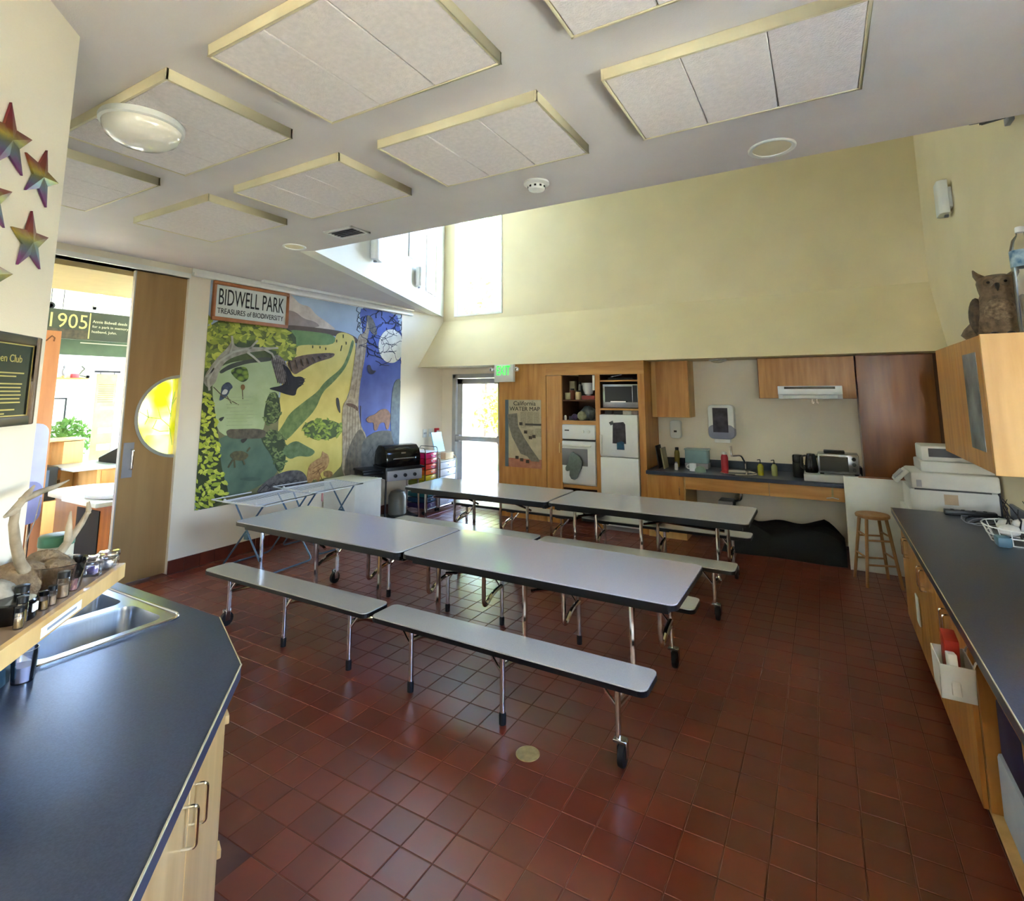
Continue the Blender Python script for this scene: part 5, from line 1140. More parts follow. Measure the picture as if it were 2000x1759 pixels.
def vial(lb, a, n, h, r, liquid, cap, white=False):
    t = thing('specimen_vial', lb, 'vial', SP(a, n), 0, 'glass specimen vials on the wall shelf')
    MB().lathe([(r*.95,0),(r,.004),(r,h*.74),(r*.75,h*.8)], n=14).build('glass', M['clear'], t, smooth=True)
    MB().lathe([(r*.85,.003),(r*.85,h*.5),(r*.1,h*.5)], n=12).build('specimen', liquid, t, smooth=True)
    MB().lathe([(r*.95,h*.78),(r*.95,h),(r*.85,h*1.01)], n=14).build('cap', cap, t, smooth=True)
    if white: MB().obox((.0,0,h*.45),(r*1.7,r*1.7,h*.2)).build('label', M['paper'], t)
pk, am, br_ = mat('pink specimen', (186,130,122), .4, var=.2, scale=60), mat('amber specimen', (150,120,66), .3, var=.3, scale=50), mat('tan specimen', (176,146,112), .5, var=.2, scale=60)
vial('tall clear vial with black cap right of the tub', 2.20, -.915, .085, .013, br_, M['black'])
vial('vial with pink specimen beside the tall clear vial', 2.125, -.893, .068, .015, pk, M['black'])
vial('wide vial with black cap in front of the tub', 2.065, -.893, .075, .017, br_, M['black'])
vial('short vial with tan specimen, black cap, near the shelf edge', 2.00, -.890, .055, .012, br_, M['black'])
vial('short vial with silver-rimmed cap next to the tan one', 1.965, -.895, .052, .013, am, M['black_gl'])
vial('thick vial with wide black cap beside the pale stone', 1.955, -.945, .075, .018, br_, M['black'])
vial('amber vial lying nearest the left picture edge', 1.87, -.90, .07, .014, am, M['black'])
vial('narrow amber vial at the left picture edge', 1.83, -.885, .055, .011, am, M['black'])
t = thing('specimen_tin', 'flat black tin with a white label in front of the stone', 'tin', SP(1.90, -.935), .785, GS)
MB().lathe([(.05,0),(.052,.004),(.052,.05),(.048,.054),(.01,.054)], n=24).build('tin', M['black_gl'], t, smooth=True)
MB().box(.035,.0535,-.012,.012,.02,.042).build('label', M['paper'], t)
crumple('pale_stone', 'rough pale stone beside the antlers', 'stone', SP(1.965, -1.02), (.075,.055,.045), mat('pale stone', (176,166,148), .9, rgb2=(120,112,98), scale=14, bump=.5, bscale=60), GS, jit=.06)
crumple('grey_stone', 'larger grey stone behind the pale one', 'stone', SP(1.86, -1.05), (.08,.05,.06), mat('grey stone', (128,120,110), .9, rgb2=(88,82,74), scale=14, bump=.5, bscale=60), GS, jit=.06)
def cbox(lb, a, n, s, h, fill):
    t = thing('clear_box', lb, 'box', SP(a, n), .9, GS)
    MB().box(-s,s,-s,s,0,h*.62).build('box', M['clear'], t, bevel=.004)
    MB().box(-s*1.05,s*1.05,-s*1.05,s*1.05,h*.62,h).build('lid', M['clear'], t, bevel=.004)
    MB().ball((0,0,h*.25), (s*.7,s*.7,h*.22), 10, 7, None, .2).build('contents', fill, t, smooth=True)
cbox('clear box with a violet crystal on the shelf', 2.275, -.90, .026, .062, mat('violet crystal', (168,158,196), .3, rgb2=(90,70,140), scale=40))
cbox('clear box at the very end of the shelf', 2.345, -.885, .03, .058, M['grey_pl'])

# ---- on the 45 degree wall: plaque, stars, hook
pq = thing('wall_plaque', 'dark framed club plaque with gold lines', 'plaque', DW(1.99, 1.745, 0))
PB = Vector(DW(1.99, 1.745, 0))
def W_(mb, u0, u1, v0, v1, d0, d1): return mb.prism([(u0,v0),(u1,v0),(u1,v1),(u0,v1)], d0, d1, lambda u, v, d: Vector(DW(u, v, d))-PB)
m = mat('plaque wood', (108,88,66), .4, rgb2=(84,66,48), scale=9)
f = MB()
for r_ in ((1.75,1.78,1.745,2.04),(2.20,2.23,1.745,2.04),(1.78,2.20,1.745,1.775),(1.78,2.20,2.01,2.04)): W_(f, *r_, 0, .018)
f.build('frame', m, pq, bevel=.003, seg=1)
W_(MB(), 1.778, 2.202, 1.773, 2.012, .0, .010).build('panel', mat('plaque panel', (20,22,22), .35, rgb2=(16,30,22), scale=4, spec=.25), pq)
f = MB()
for r_ in ((2.196,2.20,1.775,2.01),(1.78,2.196,2.006,2.01),(1.78,1.784,1.775,2.006),(1.784,2.196,1.775,1.779)): W_(f, *r_, .0, .0115)
gold = mat('plaque gold', (190,172,110), .35, .6, var=.1)
f.build('gold_rim', gold, pq)
tx = text('lettering', 'Aspen Club', gold, Vector(DW(1.975,1.942,.0105))-PB, AV, (0,0,1), .165, .032, pq)
f = MB()
for k, (z, u1) in enumerate(((1.915,2.16),(1.904,2.12),(1.880,2.155),(1.868,2.15),(1.856,2.15),(1.844,2.155),(1.832,2.15),(1.820,2.155),(1.797,2.13),(1.785,2.08))): W_(f, 1.80, u1, z-.0022, z+.0022, .009, .0106)
f.build('engraved_lines', gold, pq)
def star_mat():
    m = bpy.data.materials.new('rainbow foil'); m.use_nodes = True; nt = m.node_tree; b = nt.nodes['Principled BSDF']
    b.inputs['Roughness'].default_value = .35; b.inputs['Metallic'].default_value = .35
    tc = nt.nodes.new('ShaderNodeTexCoord'); sp = nt.nodes.new('ShaderNodeSeparateXYZ'); cr = nt.nodes.new('ShaderNodeValToRGB'); e = cr.color_ramp.elements
    mr = nt.nodes.new('ShaderNodeMapRange'); mr.inputs[1].default_value = -.1; mr.inputs[2].default_value = .1
    n = nt.nodes.new('ShaderNodeTexNoise'); n.inputs['Scale'].default_value = 30; ad = nt.nodes.new('ShaderNodeMath'); ad.operation = 'MULTIPLY_ADD'; ad.inputs[1].default_value = .14
    e[0].position = .08; e[0].color = lin((116,44,98)); e[1].position = .95; e[1].color = lin((110,30,44))
    for p, c in ((.28,(104,56,104)),(.40,(86,92,112)),(.52,(104,102,70)),(.62,(160,140,50)),(.74,(124,62,42))): k = e.new(p); k.color = lin(c)
    nt.links.new(tc.outputs['Object'], sp.inputs[0]); nt.links.new(sp.outputs[2], mr.inputs[0]); nt.links.new(tc.outputs['Object'], n.inputs['Vector'])
    nt.links.new(n.outputs['Fac'], ad.inputs[0]); nt.links.new(mr.outputs[0], ad.inputs[2]); nt.links.new(ad.outputs[0], cr.inputs[0]); nt.links.new(cr.outputs[0], b.inputs['Base Color']); return m
M['foil'] = star_mat()
def on_n(x, y, n): d = ray(x, y); return EYEV+d*(n/d.dot(NV))
for k, (x, y, R_, tilt, lb) in enumerate(((13,272,.118,.12,'topmost rainbow foil star on the cream wall'),(75,345,.105,-.15,'rainbow foil star closest to the wall corner'),(54,472,.105,.10,'lowest whole rainbow foil star, gold across its middle'),(-25,385,.105,.2,'rainbow foil star cut by the left picture edge, one tip showing'),(-28,535,.11,-.1,'bottom rainbow foil star cut by the left picture edge'))):
    p = on_n(x, y, WN); a0 = p.dot(AV)
    pts = [((R_ if i % 2 == 0 else R_*.42)*math.cos(PI/2+tilt+i*PI/5), (R_ if i % 2 == 0 else R_*.42)*math.sin(PI/2+tilt+i*PI/5)) for i in range(10)]
    mb = MB(); n = 10
    mb.v = [tuple(AV*u*1.0+NV*.003+Vector((0,0,v))) for u, v in pts]+[tuple(AV*u+NV*.010+Vector((0,0,v))) for u, v in pts]+[tuple(NV*.017)]
    mb.f = [tuple(range(n))]+[(i, (i+1) % n, n+(i+1) % n, n+i) for i in range(n)]+[(n+i, n+(i+1) % n, 2*n) for i in range(n)]; mb.mi = [0]*len(mb.f)
    o = mb.build('foil_star', M['foil']); o.location = DW(a0, p.z, 0); tag(o, lb, 'star', 'rainbow foil stars')
hk = on_n(120, 437, WN-.07)
t = tag(MB().tube(fillet([(0,0,0),tuple(AV*.03),tuple(AV*.03+Vector((0,0,.025)))],.008), .003, 6).build('wall_hook', M['white_pl'], None, smooth=True), 'small white hook on the wall corner', 'hook'); t.location = SP(2.284, WN-.06, hk.z)

# ================================================================== RIGHT COUNTER
RZ = .91; RX = .42
t = thing('right_counter', 'long dark laminate counter along the right wall', 'counter', (0,0,0))
ct2 = MB().box(RX, XR-.003, -1.6, 5.46, RZ-.045, RZ).build('countertop', M['lam_dark'], t, bevel=.003, seg=1)
MB().tube([(RX+.001,-1.6,RZ+.0005),(RX+.001,5.458,RZ+.0005)], .003, 6).build('edge_line', M['lam_line'], ct2)
MB().box(XR-.022, XR-.003, -1.6, 5.46, RZ, RZ+.10).build('backsplash', M['lam_dark'], t)
units = [(4.66,5.42,'maple base cabinet at the far end of the right counter',0),(3.90,4.66,'maple base cabinet with a white tag on its door',0),(3.14,3.90,'maple base cabinet carrying the hanging white bin',0),(2.40,3.14,'open maple base cabinet with bins inside',1),(1.64,2.40,'nearest full maple base cabinet of the right counter',0),(.88,1.64,'maple base cabinet cut by the right picture edge',0)]
for y0, y1, lb, op in units:
    t = thing('base_cabinet', lb, 'cabinet', (0,0,0), 0, 'base cabinets under the right counter')
    if op:
        MB().box(.49,1.17,y0+.001,y0+.02,.1,RZ-.046).build('side_panel', M['maple'], t); MB().box(.49,1.17,y1-.02,y1-.001,.1,RZ-.046).build('side_panel', M['maple'], t)
        MB().box(1.15,1.17,y0+.02,y1-.02,.1,RZ-.046).build('back_panel', M['inside'], t); MB().box(.49,1.15,y0+.02,y1-.02,.10,.12).build('bottom_panel', M['maple_lt'], t)
        MB().box(.468,.49,y0,y1,RZ-.16,RZ-.05).build('drawer_front', M['maple'], t, bevel=.002, seg=1)
    else:
        MB().box(.49,1.17,y0+.001,y1-.001,.1,RZ-.046).build('body', M['maple_lt'], t)
        ym = (y0+y1)/2
        for a, b, hy in ((y0+.003,ym-.002,ym-.045),(ym+.002,y1-.003,ym+.045)):
            d_ = MB().box(.468,.488,a,b,.115,RZ-.055).build('door', M['maple'], t, bevel=.002, seg=1)
            MB().tube(fillet([(.468,hy,.64),(.436,hy,.64),(.436,hy,.76),(.468,hy,.76)],.012),.0045,8).build('handle', M['chrome'], d_, smooth=True)
    MB().box(.53,1.15,y0+.001,y1-.001,0,.10).build('toe_kick', M['black'], t)
t = thing('hanging_bin', 'white plastic bin with red packets hanging on a cabinet door', 'bin', (.395, 2.98, .62)); t.scale = (1, .8, .92)
MB().prism([(-.10,0),(.10,0),(.13,.15),(-.13,.15)], -.06, -.056, YZ).prism([(-.10,0),(.10,0),(.13,.15),(-.13,.15)], .05, .054, YZ).box(-.06,.054,-.10,.10,0,.004).build('panels', M['white_pl'], t)
for s in (-1,1): MB().add([(-.06,s*.10,0),(.054,s*.10,0),(.054,s*.13,.15),(-.06,s*.13,.15),(-.06,s*.096,0),(.054,s*.096,0),(.054,s*.126,.15),(-.06,s*.126,.15)],[(0,1,2,3),(7,6,5,4),(0,4,5,1),(1,5,6,2),(2,6,7,3),(3,7,4,0)]).build('side', M['white_pl'], t)
MB().tube(fillet([(.048,-.10,.13),(.06,-.10,.17),(.072,-.10,.18)],.015), .004, 6).tube(fillet([(.048,.10,.13),(.06,.10,.17),(.072,.10,.18)],.015), .004, 6).build('hanger', M['white_pl'], t)
tag(MB().obox((.395,3.03,.735),(.05,.10,.19),Matrix.Rotation(.15,3,'X')).build('red_packet', mat('red packet', (190,50,34), .4, var=.15, scale=20), None, bevel=.006), 'red packet sticking out of the hanging white bin', 'packet')
tag(MB().obox((.385,2.93,.71),(.03,.08,.15),Matrix.Rotation(-.2,3,'X')).build('white_packet', M['paper'], None, bevel=.004), 'white packet leaning in the hanging bin', 'packet')
tag(MB().box(.455,.463,4.62,4.74,.30,.48).build('paper_tag', M['paper'], None, bevel=.002, seg=1), 'white paper tag on a cabinet door of the right counter', 'tag')
tag(MB().box(.52,.95,2.70,3.09,.125,.38).build('white_bin', mat('bluish white bin', (186,194,206), .5, var=.06), None, bevel=.015), 'bluish white bin inside the open cabinet', 'bin')
tag(MB().box(.53,.9,2.72,3.06,.385,.60).build('purple_box', mat('purple box', (54,44,84), .6, var=.2), None, bevel=.01), 'dark purple box on the white bin in the open cabinet', 'box')
# upper cabinet on the right wall
t = thing('wall_cabinet', 'maple wall cabinet on the right wall with pale end panel', 'cabinet', (0,0,0))
MB().box(.872, XR-.003, 4.235, 5.70, 1.362, 2.185).build('body', M['maple_lt'], t)
MB().box(.85, XR-.003, 4.21, 4.234, 1.355, 2.19).build('end_panel', M['maple_lt'], t, bevel=.002, seg=1)
for a, b in ((4.24,4.96),(4.965,5.69)): MB().box(.85,.871,a,b,1.362,2.185).build('door', M['maple'], t, bevel=.002, seg=1)
tag(MB().box(.8475,.8498,4.36,4.72,1.475,2.09).build('poster', mat('dark landscape poster', (140,146,150), .4, rgb2=(44,50,46), scale=5)), 'dark landscape poster on the right wall cabinet door', 'poster')
# owl statue
t = thing('owl_statue', 'brown carved owl statue on the right wall cabinet', 'statue', (1.045, 4.60, 2.187), -.2)
ow = mat('owl brown', (116,98,76), .85, rgb2=(66,54,40), scale=26, bump=.7, bscale=60)
owl_b = MB().lathe([(.09,0),(.125,.03),(.14,.11),(.13,.19),(.105,.25),(.092,.29),(.10,.33),(.105,.37),(.095,.405),(.05,.42),(.01,.424)], n=24)
owl_b.v = [(x, y*.82, z) for x, y, z in owl_b.v]
owl_b.build('body', ow, t, smooth=True)
for s in (-1,1):
    MB().tube([(s*.072,-.01,.395),(s*.10,-.012,.43),(s*.112,-.01,.465)], [.03,.018,.004], 8).build('ear_tuft', ow, t, smooth=True)
    MB().lathe([(.028,0),(.026,.007),(.012,.01),(.004,.01)], (s*.042,-.080,.362), 14, Matrix(((1,0,0),(0,0,-1),(0,1,0)))).build('eye', mat('owl eye ring', (98,82,62), .7, var=.3, scale=40), t, smooth=True)
    MB().ball((s*.042,-.093,.362), (.009,.005,.009), 8, 6).build('pupil', M['black_gl'], t, smooth=True)
    w_ = MB().ball((s*.115,.01,.15), (.045,.085,.13), 14, 10).build('wing', mat('owl wing', (92,76,58), .9, rgb2=(52,42,32), scale=30, bump=.7, bscale=60), t, smooth=True)
MB().tube([(0,-.09,.345),(0,-.112,.325),(0,-.104,.30)], [.014,.011,.002], 8).build('beak', M['black'], t, smooth=True)
MB().ball((.0,-.075,.16), (.085,.045,.10), 14, 10).build('breast', mat('owl breast', (128,110,86), .9, rgb2=(70,56,42), scale=44, bump=.6, bscale=70), t, smooth=True)
MB().tube([(-.10,.02,.10),(-.16,.03,.04),(-.19,.03,.012)], [.05,.045,.03], 10).build('tail', ow, t, smooth=True)
for s in (-.04,.04): MB().ball((s,-.10,.02), (.025,.04,.02), 10, 7).build('talon', M['black'], t, smooth=True)
t = thing('water_jug', 'clear plastic water jug with blue label on the right cabinet', 'jug', (1.112, 4.29, 2.191))
MB().lathe([(.045,0),(.06,.01),(.062,.06),(.060,.33),(.062,.50),(.045,.57),(.022,.60),(.02,.62)], n=24).build('jug', M['clear'], t, smooth=True)
MB().lathe([(.0625,.40),(.0632,.50),(.062,.502),(.061,.40)], n=24).build('label', mat('blue label', (30,84,120), .4, rgb2=(180,200,206), scale=16), t, smooth=True)
MB().lathe([(.024,.615),(.024,.645),(.02,.65)], n=16).build('cap', M['white_pl'], t, smooth=True)
tag(MB().tube([(.90,5.30,2.192),(.91,5.45,2.196),(.93,5.62,2.193)], [.006,.012,.004], 8).build('feather', M['black'], None, smooth=True), 'dark feather at the far end of the right cabinet top', 'feather')
# printer on its stand
t = thing('printer_stand', 'low white stand holding the printer', 'stand', (.86, 5.90, 0))
MB().box(-.31,.31,-.28,.30,.80,.845).build('top', M['white_pl'], t, bevel=.004)
for x, y in ((-.29,-.26),(.29,-.26),(-.29,.28),(.29,.28)): MB().box(x-.02,x+.02,y-.02,y+.02,0,.80).build('leg', M['white_pl'], t)
MB().box(-.31,-.29,-.26,.28,.2,.80).build('side_panel', M['white_pl'], t)
t = thing('laser_printer', 'white multifunction printer with paper tray', 'printer', (.86, 5.90, .845))
pm_ = mat('printer plastic', (204,202,192), .5, var=.03)
MB().box(-.285,.285,-.25,.22,0,.20).build('lower_body', pm_, t, bevel=.01)
MB().box(-.27,.30,-.26,.22,.203,.335).build('upper_body', pm_, t, bevel=.02)
MB().box(-.25,.24,-.262,-.245,.196,.206).build('paper_slot', M['black'], t)
MB().box(-.235,-.20,-.264,-.258,.22,.275).build('button', M['grey_pl'], t)
MB().box(-.06,.03,-.2525,-.25,.09,.17).build('sticker', mat('tan sticker', (176,152,120), .6, var=.05), t)
MB().box(-.19,.29,-.2,.2,.335,.42).build('scanner', pm_, t, bevel=.012)
MB().box(-.17,.20,-.15,.18,.42,.545).build('feeder', pm_, t, bevel=.012)
MB().box(-.12,.18,-.155,-.14,.455,.525).build('feeder_opening', M['black'], t)
MB().obox((-.335,-.2,.30),(.03,.20,.13),Matrix.Rotation(.75,3,'Y')).build('control_panel', pm_, t, bevel=.006)
MB().obox((-.352,-.2,.312),(.004,.17,.09),Matrix.Rotation(.75,3,'Y')).build('display', M['grey_pl'], t)
MB().box(.285,.305,-.2,.2,.02,.30).build('side_cover', M['black'], t)
# things on the right counter
t = thing('power_strip', 'black power strip lying on the right counter', 'power strip', (.90, 5.36, RZ))
MB().box(-.15,.16,-.03,.03,0,.04).build('body', M['black'], t, bevel=.006)
for k in range(4): MB().lathe([(.013,0),(.012,.004),(.004,.004)], (-.10+.065*k,0,.04), 12).build('socket', M['rubber'], t, smooth=True)
MB().tube(fillet([(.16,0,.02),(.22,-.05,.008),(.20,-.25,.006),(.10,-.3,.006),(.05,-.42,.006)],.06), .005, 6).build('cord', M['rubber'], t, smooth=True)
bk = thing('wire_basket', 'white wire basket of twigs, shells and bones', 'basket', (.99, 4.60, RZ))
wr = MB()
for z, r in ((.004,.12),(.05,.14),(.10,.16)): wr.tube([(r*math.cos(2*PI*k/20),r*1.25*math.sin(2*PI*k/20),z) for k in range(21)], .004, 5)
for k in range(16):
    a = 2*PI*k/16; wr.tube([(.12*math.cos(a),.15*math.sin(a),.004),(.16*math.cos(a),.2*math.sin(a),.10)], .003, 5)
wr.build('wire', M['white_pl'], bk, smooth=True)
for k, (x, y, z, r, lb) in enumerate(((-.04,-.06,.07,(.055,.04,.035),'white shell heaped in front in the wire basket'),(.05,.03,.09,(.05,.06,.04),'white shell at the back of the wire basket'),(-.02,.10,.07,(.04,.05,.035),'white shell at the far end of the wire basket'))):
    o = MB().ball((0,0,0), r, 14, 9, Matrix.Rotation(k*.8,3,'Z'), .08).build('shell', M['shell'], None, smooth=True); o.location = (.99+x, 4.60+y, RZ+z+.01); tag(o, lb, 'shell', 'shells in the wire basket')
tw = thing('twig_bundle', 'dark forked twigs rising from the wire basket', 'twigs', (1.0, 4.66, RZ+.02))
rnd = random.Random(5)
for k in range(7):
    a = rnd.uniform(0,6.28); p = Vector((.04*math.cos(a), .06*math.sin(a), 0)); pts = [p]
    for j in range(4): p = p+Vector((rnd.uniform(-.035,.02), rnd.uniform(-.05,.05), rnd.uniform(.04,.07))); pts.append(p)
    MB().tube(pts, [.006,.005,.004,.003,.002], 6).build('twig', mat('dark twig', (38,34,34), .8, var=.2), tw, smooth=True)
tag(MB().box(.86,.93,4.40,4.50,RZ+.001,RZ+.06).build('blue_cup', mat('blue plastic box', (84,120,140), .4, var=.1), None, bevel=.012), 'small blue box beside the wire basket', 'box')
t = thing('cable_coil', 'loose clear and dark cables beside the power strip', 'cable', (.93, 5.02, RZ))
for k in range(4):
    MB().tube([(.07*(1+.25*k)*math.cos(j*.6+k)*1.1, .09*(1+.2*k)*math.sin(j*.6+k), .008+.006*k+.012*(1+math.sin(j*1.1+k))) for j in range(12)], .0035, 5).build('loop', (M['rubber'], M['grey_pl'])[k % 2], t, smooth=True)

# ================================================================== EXHIBIT HALL THINGS
hs = thing('timeline_sign', 'dark green hanging timeline sign reading 1905', 'sign', (-8.6, 3.5, 2.56))
gm = mat('dark green sign', (58,66,48), .5, rgb2=(46,54,40), scale=5)
MB().box(-.02,.0,-.56,.75,0,.385).build('panel', gm, hs, bevel=.002, seg=1)
MB().box(0,.002,-.10,-.085,.02,.37).build('divider', mat('sign gold', (186,174,112), .5, var=.05), hs)
MB().box(0,.0015,-.54,-.105,.01,.13).build('photo_strip', mat('sign photo', (84,76,56), .6, rgb2=(48,44,34), scale=20), hs)
text('numerals', '1905', MATS['sign gold'], (.0025,-.53,.145), (0,1,0), (0,0,1), .41, .19, hs)
cr_ = mat('sign cream text', (206,202,170), .6, var=.03)
text('lettering', 'Annie Bidwell deeds 1,9', cr_, (.0015,-.06,.235), (0,1,0), (0,0,1), .50, .045, hs)
text('lettering', 'for a park in memory of', cr_, (.0015,-.06,.165), (0,1,0), (0,0,1), .50, .045, hs)
text('lettering', 'husband, John.', cr_, (.0015,-.06,.095), (0,1,0), (0,0,1), .30, .045, hs)
MB().lathe([(.025,-.01),(.045,-.008),(.045,.008),(.025,.01),(.025,-.01)], (-.01,-.535,.42), 18, Matrix(((0,0,1),(1,0,0),(0,1,0)))).tube([(-.01,-.535,.46),(-.01,-.535,3.04)],.004,6).build('hanging_ring', M['black'], hs, smooth=True)
MB().tube([(-.01,.70,.38),(-.01,.70,3.04)],.004,6).build('hanging_wire', M['black'], hs)
hs2 = thing('timeline_banner', 'lower green timeline banner behind the 1905 sign', 'sign', (-8.75, 3.6, 2.36))
MB().box(-.02,0,-.52,.7,0,.21).build('panel', mat('green banner', (76,96,70), .5, rgb2=(66,84,62), scale=5), hs2)
MB().box(0,.0012,-.22,.38,.165,.178).build('text_line', cr_, hs2)
MB().tube([(-.01,-.45,.2),(-.01,-.45,3.24)],.004,6).tube([(-.01,.65,.2),(-.01,.65,3.24)],.004,6).build('hanging_wire', M['black'], hs2)
t = thing('wooden_post', 'tall orange wooden board beyond the star wall', 'post', (-7.4, 2.53, 0))
MB().box(-.03,.03,-.22,.135,0,2.54).build('board', mat('orange board', (206,146,100), .6, rgb2=(184,122,78), scale=3, stretch=(4,4,.4)), t, bevel=.004)
MB().tube([(.031,.0,2.42),(.031,.05,2.48),(.031,.075,2.46),(.031,.07,2.42)], .008, 6).build('carved_mark', mat('dark carving', (120,80,50), .8, var=.1), t)
t = thing('lavender_panel', 'lavender moulded panel with a rounded top and bottom beyond the star wall', 'panel', (-7.25, 2.42, 0))
MB().prism(rrect(-.30,.185,.50,1.53,.10), -.02, .01, YZ).build('shell', mat('lavender plastic', (178,184,226), .4, var=.03), t, bevel=.008)
MB().prism(rrect(-.30,.18,.50,.93,.10), .01, .016, YZ).build('lower_pad', mat('lavender fabric', (140,146,196), .7, var=.05), t, bevel=.003)
for y in (-.22,.1): MB().tube([(-.005,y,.52),(-.005,y,0)], .015, 8).build('leg', M['chrome'], t)
# near exhibit table
t = thing('exhibit_table', 'white round-nosed exhibit table on wooden base inside the hall', 'table', (-7.15, 3.2, 0))
MB().prism([(-.72,-.18),(-.66,-.34),(-.45,-.42),(-.1,-.42),(.0,-.46),(.75,-.46),(.75,.36),(-.5,.36),(-.68,.12)], .70, .745, XY).build('table_top', mat('pale stone top', (206,212,206), .3, var=.03), t, bevel=.01)
MB().box(-.55,.72,-.30,.3,0,.70).build('wood_base', M['maple_dk'], t)
MB().box(.0,.5,-.31,-.298,.05,.62).build('dark_panel', M['black_mat'], t)
t = tag(MB().lathe([(.30,0),(.34,.012),(.34,.035),(.30,.045),(.01,.05)], (-6.75,3.15,.747), 28).build('exhibit_disc', mat('dark rimmed disc', (190,198,196), .35, rgb2=(170,176,176), scale=4)), 'round plate exhibit on the white exhibit table', 'plate')
# far desk with drawers
t = thing('exhibit_desk', 'maple desk with grey top and drawers in the hall', 'desk', (-9.2, 4.0, 0))
MB().box(-.35,.45,-.55,.75,.80,.835).build('desk_top', mat('grey desk top', (180,186,190), .3, var=.03), t, bevel=.006)
MB().box(-.30,.40,-.25,.70,.0,.80).build('body', M['maple_lt'], t)
MB().box(.40,.42,-.20,.20,.58,.78).build('drawer', M['maple'], t, bevel=.004)
MB().box(.40,.42,.25,.68,.10,.78).build('door', M['maple'], t, bevel=.004)
t = thing('exhibit_case', 'dark sloped exhibit case on the hall desk', 'display case', (-9.15, 4.25, .837))
MB().prism([(-.3,0),(.3,0),(.3,.05),(-.3,.24)], -.22, .25, lambda u, v, d: (-u, d, v)).build('case', M['black_mat'], t)
MB().prism([(-.3,.245),(.3,.055),(.3,.06),(-.3,.25)], -.22, .25, lambda u, v, d: (-u, d, v)).build('glass_top', mat('case top', (196,208,214), .2, var=.05), t)
t = thing('bookcase', 'pale wooden bookcase with an open shelf in the hall', 'bookcase', (-9.75, 3.62, 0))
MB().box(-.2,.2,-.5,-.48,0,1.16).box(-.2,.2,.23,.25,0,1.16).box(-.2,-.18,-.5,.25,0,1.16).build('case', M['maple_lt'], t)
MB().box(-.22,.22,-.52,.27,1.16,1.19).build('top', M['maple_lt'], t, bevel=.004)
MB().box(-.18,.2,-.0,.23,.02,1.15).build('door', M['maple_lt'], t)
MB().box(-.18,.2,-.48,.0,.62,.64).build('shelf', M['maple_lt'], t)
MB().box(-.18,.2,-.48,.0,.02,.04).build('bottom', M['maple_lt'], t)
t = thing('small_oven', 'black toaster-like appliance beside the pale bookcase', 'appliance', (-9.3, 3.22, .42), 0)
MB().box(-.2,.2,-.2,.2,0,.44).build('case', M['black'], t, bevel=.012)
MB().box(.2,.206,-.17,.10,.18,.40).build('window', mat('bluish screen', (86,104,128), .15, var=.1), t)
tag(MB().box(-9.545,-9.05,2.98,3.44,0,.418).build('low_plinth', M['maple_lt'], None, bevel=.005), 'low wooden plinth under the black appliance in the hall', 'plinth')
t = thing('potted_plant', 'bushy green plant on the hall bookcase side', 'plant', (-10.58, 4.03, .0))
MB().lathe([(.14,0),(.17,.03),(.2,.5),(.19,.52),(.17,.5),(.01,.5)], n=20).build('pot', mat('clay pot', (150,100,72), .7, var=.1), t, smooth=True)
MB().tube([(0,0,.5),(.02,0,.8),(0,.03,1.05)], [.02,.016,.01], 8).build('stem', M['bark'], t)
lf = MB(); leaves(lf, (0,.05,1.12), (.26,.30,.32), 420, .06); lf.build('foliage', M['leaf_b'], t)
t = thing('hanging_banner', 'tan hanging text banner in front of the hall window', 'banner', (-10.2, 4.36, .78))
MB().box(-.006,0,-.15,.15,0,1.38).build('cloth', mat('tan banner', (184,168,118), .8, rgb2=(160,144,98), scale=6), t)
MB().box(-.02,.02,-.18,.18,1.40,1.43).build('top_rail', M['black'], t)
for s in (-.1,.1): MB().tube([(0,s,1.37),(0,s,1.41)], .006, 6).build('clip', M['black'], t)
MB().tube([(0,0,1.43),(0,0,4.82)], .003, 5).build('hanging_wire', M['black'], t)
for z, h_ in ((.80,.05),(.42,.09),(.15,.10)): MB().box(.0,.001,-.06,.13,z,z+h_).build('banner_photo', mat('banner photo', (186,206,206), .7, var=.1), t)
for k in range(9): MB().box(0,.001,-.11,.11,1.2-.035*k,1.21-.035*k).build('text_line', mat('banner ink', (120,108,72), .8, var=.1), t)
t = thing('wall_poster', 'framed botanical poster on the far hall wall', 'poster', (HX+.003, 3.87, 1.09))
MB().box(0,.02,-.27,-.25,0,.68).box(0,.02,.25,.27,0,.68).box(0,.02,-.27,.27,0,.02).box(0,.02,-.27,.27,.66,.68).build('frame', M['black'], t)
MB().box(0,.008,-.25,.25,.02,.66).build('print', mat('botanical print', (226,234,232), .6, rgb2=(140,176,170), scale=18, contrast=(.25,.45)), t)
t = thing('hall_shelf', 'narrow display shelf on the far hall wall', 'shelf', (HX, 4.0, 2.10))
MB().box(0,.16,-.45,.36,-.02,0).build('board', M['maple_h'], t)
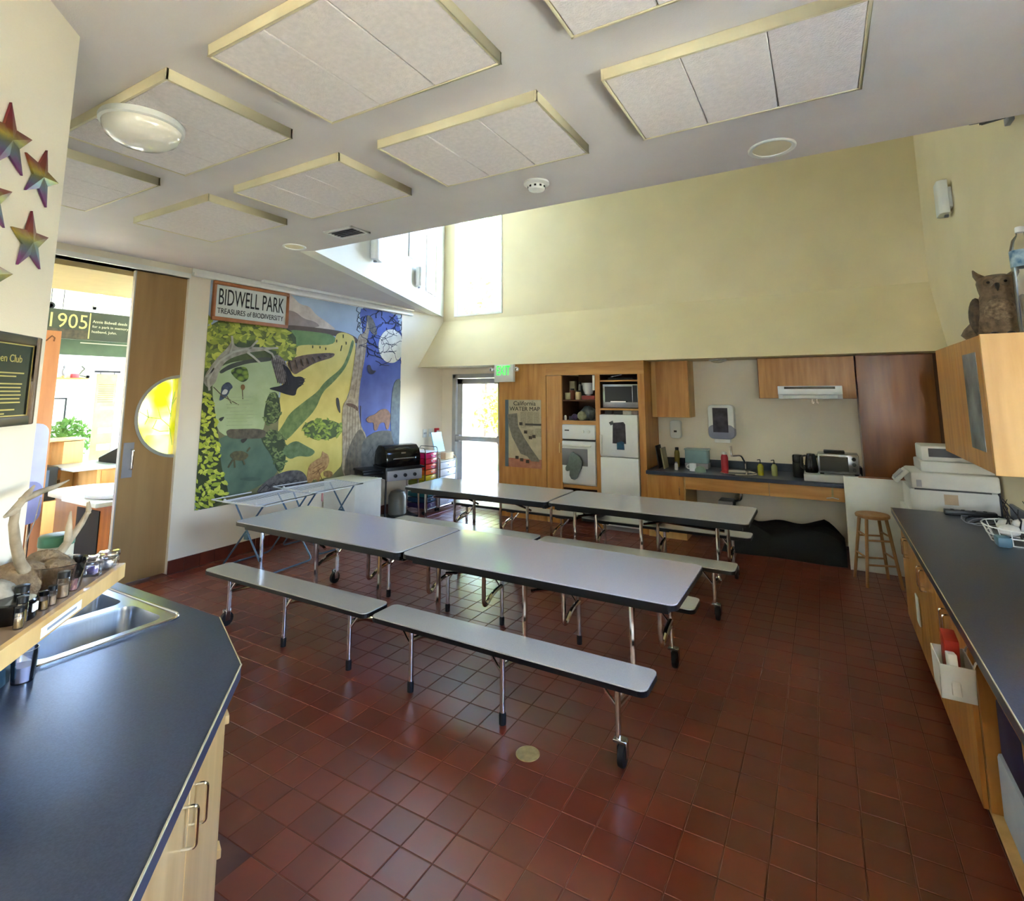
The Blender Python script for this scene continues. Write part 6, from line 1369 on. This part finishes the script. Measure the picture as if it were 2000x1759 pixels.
MB().box(0,.02,-.4,.32,-.10,-.02).build('cleat', M['white_pl'], t)
t = thing('bird_figurine', 'grey bird figurine on the hall shelf', 'figurine', (HX+.08, 4.04, 2.10), 0, 'figurines on the hall shelf')
MB().ball((0,0,.10), (.03,.035,.07), 12, 9).ball((0,.0,.18), (.022,.026,.024), 10, 7).build('body', M['grey_pl'], t, smooth=True)
MB().tube([(0,.02,.18),(0,.05,.175)], [.008,.001], 6).build('beak', M['black'], t); MB().lathe([(.03,0),(.03,.035),(.01,.036)], n=12).build('base', M['maple_lt'], t)
tag(MB().box(HX+.04,HX+.12,4.14,4.24,2.101,2.17).build('red_box', mat('red box', (206,70,80), .5, var=.08), None, bevel=.004), 'small red box on the hall shelf', 'box', 'figurines on the hall shelf')
t = thing('snake_figurine', 'curled snake figurine on the hall shelf', 'figurine', (HX+.08, 4.30, 2.10), 0, 'figurines on the hall shelf')
MB().tube([(.0,.05*math.cos(k*.7),.02+.016*k*.5) if k < 6 else (0,.02*math.sin(k),.03+.016*k) for k in range(12)], .012, 7).build('coil', mat('snake skin', (120,120,100), .5, rgb2=(70,80,60), scale=30), t, smooth=True)
MB().lathe([(.05,0),(.05,.012),(.01,.013)], n=14).build('base', M['maple_lt'], t)
tag(MB().box(-9.6,-9.35,4.72,4.98,.837,1.17).build('blue_bin', mat('bright blue bin', (60,176,216), .4, var=.06), None, bevel=.012), 'bright blue bin on the hall desk', 'bin')

# ================================================================== put each thing's own origin at its base
for o in list(bpy.data.objects):
    if o.type == 'EMPTY' and o.parent is None and o.get('category') and o.location.length < 1e-6 and o.children:
        lo = Vector((1e9,)*3); hi = -lo
        def walk(c):
            global lo, hi
            if c.type == 'MESH':
                for v in c.data.vertices:
                    for i in range(3):
                        lo[i] = min(lo[i], v.co[i]); hi[i] = max(hi[i], v.co[i])
            for k in c.children: walk(k)
        walk(o)
        base = Vector(((lo.x+hi.x)/2, (lo.y+hi.y)/2, lo.z)); o.location = base
        for c in o.children: c.location = -base
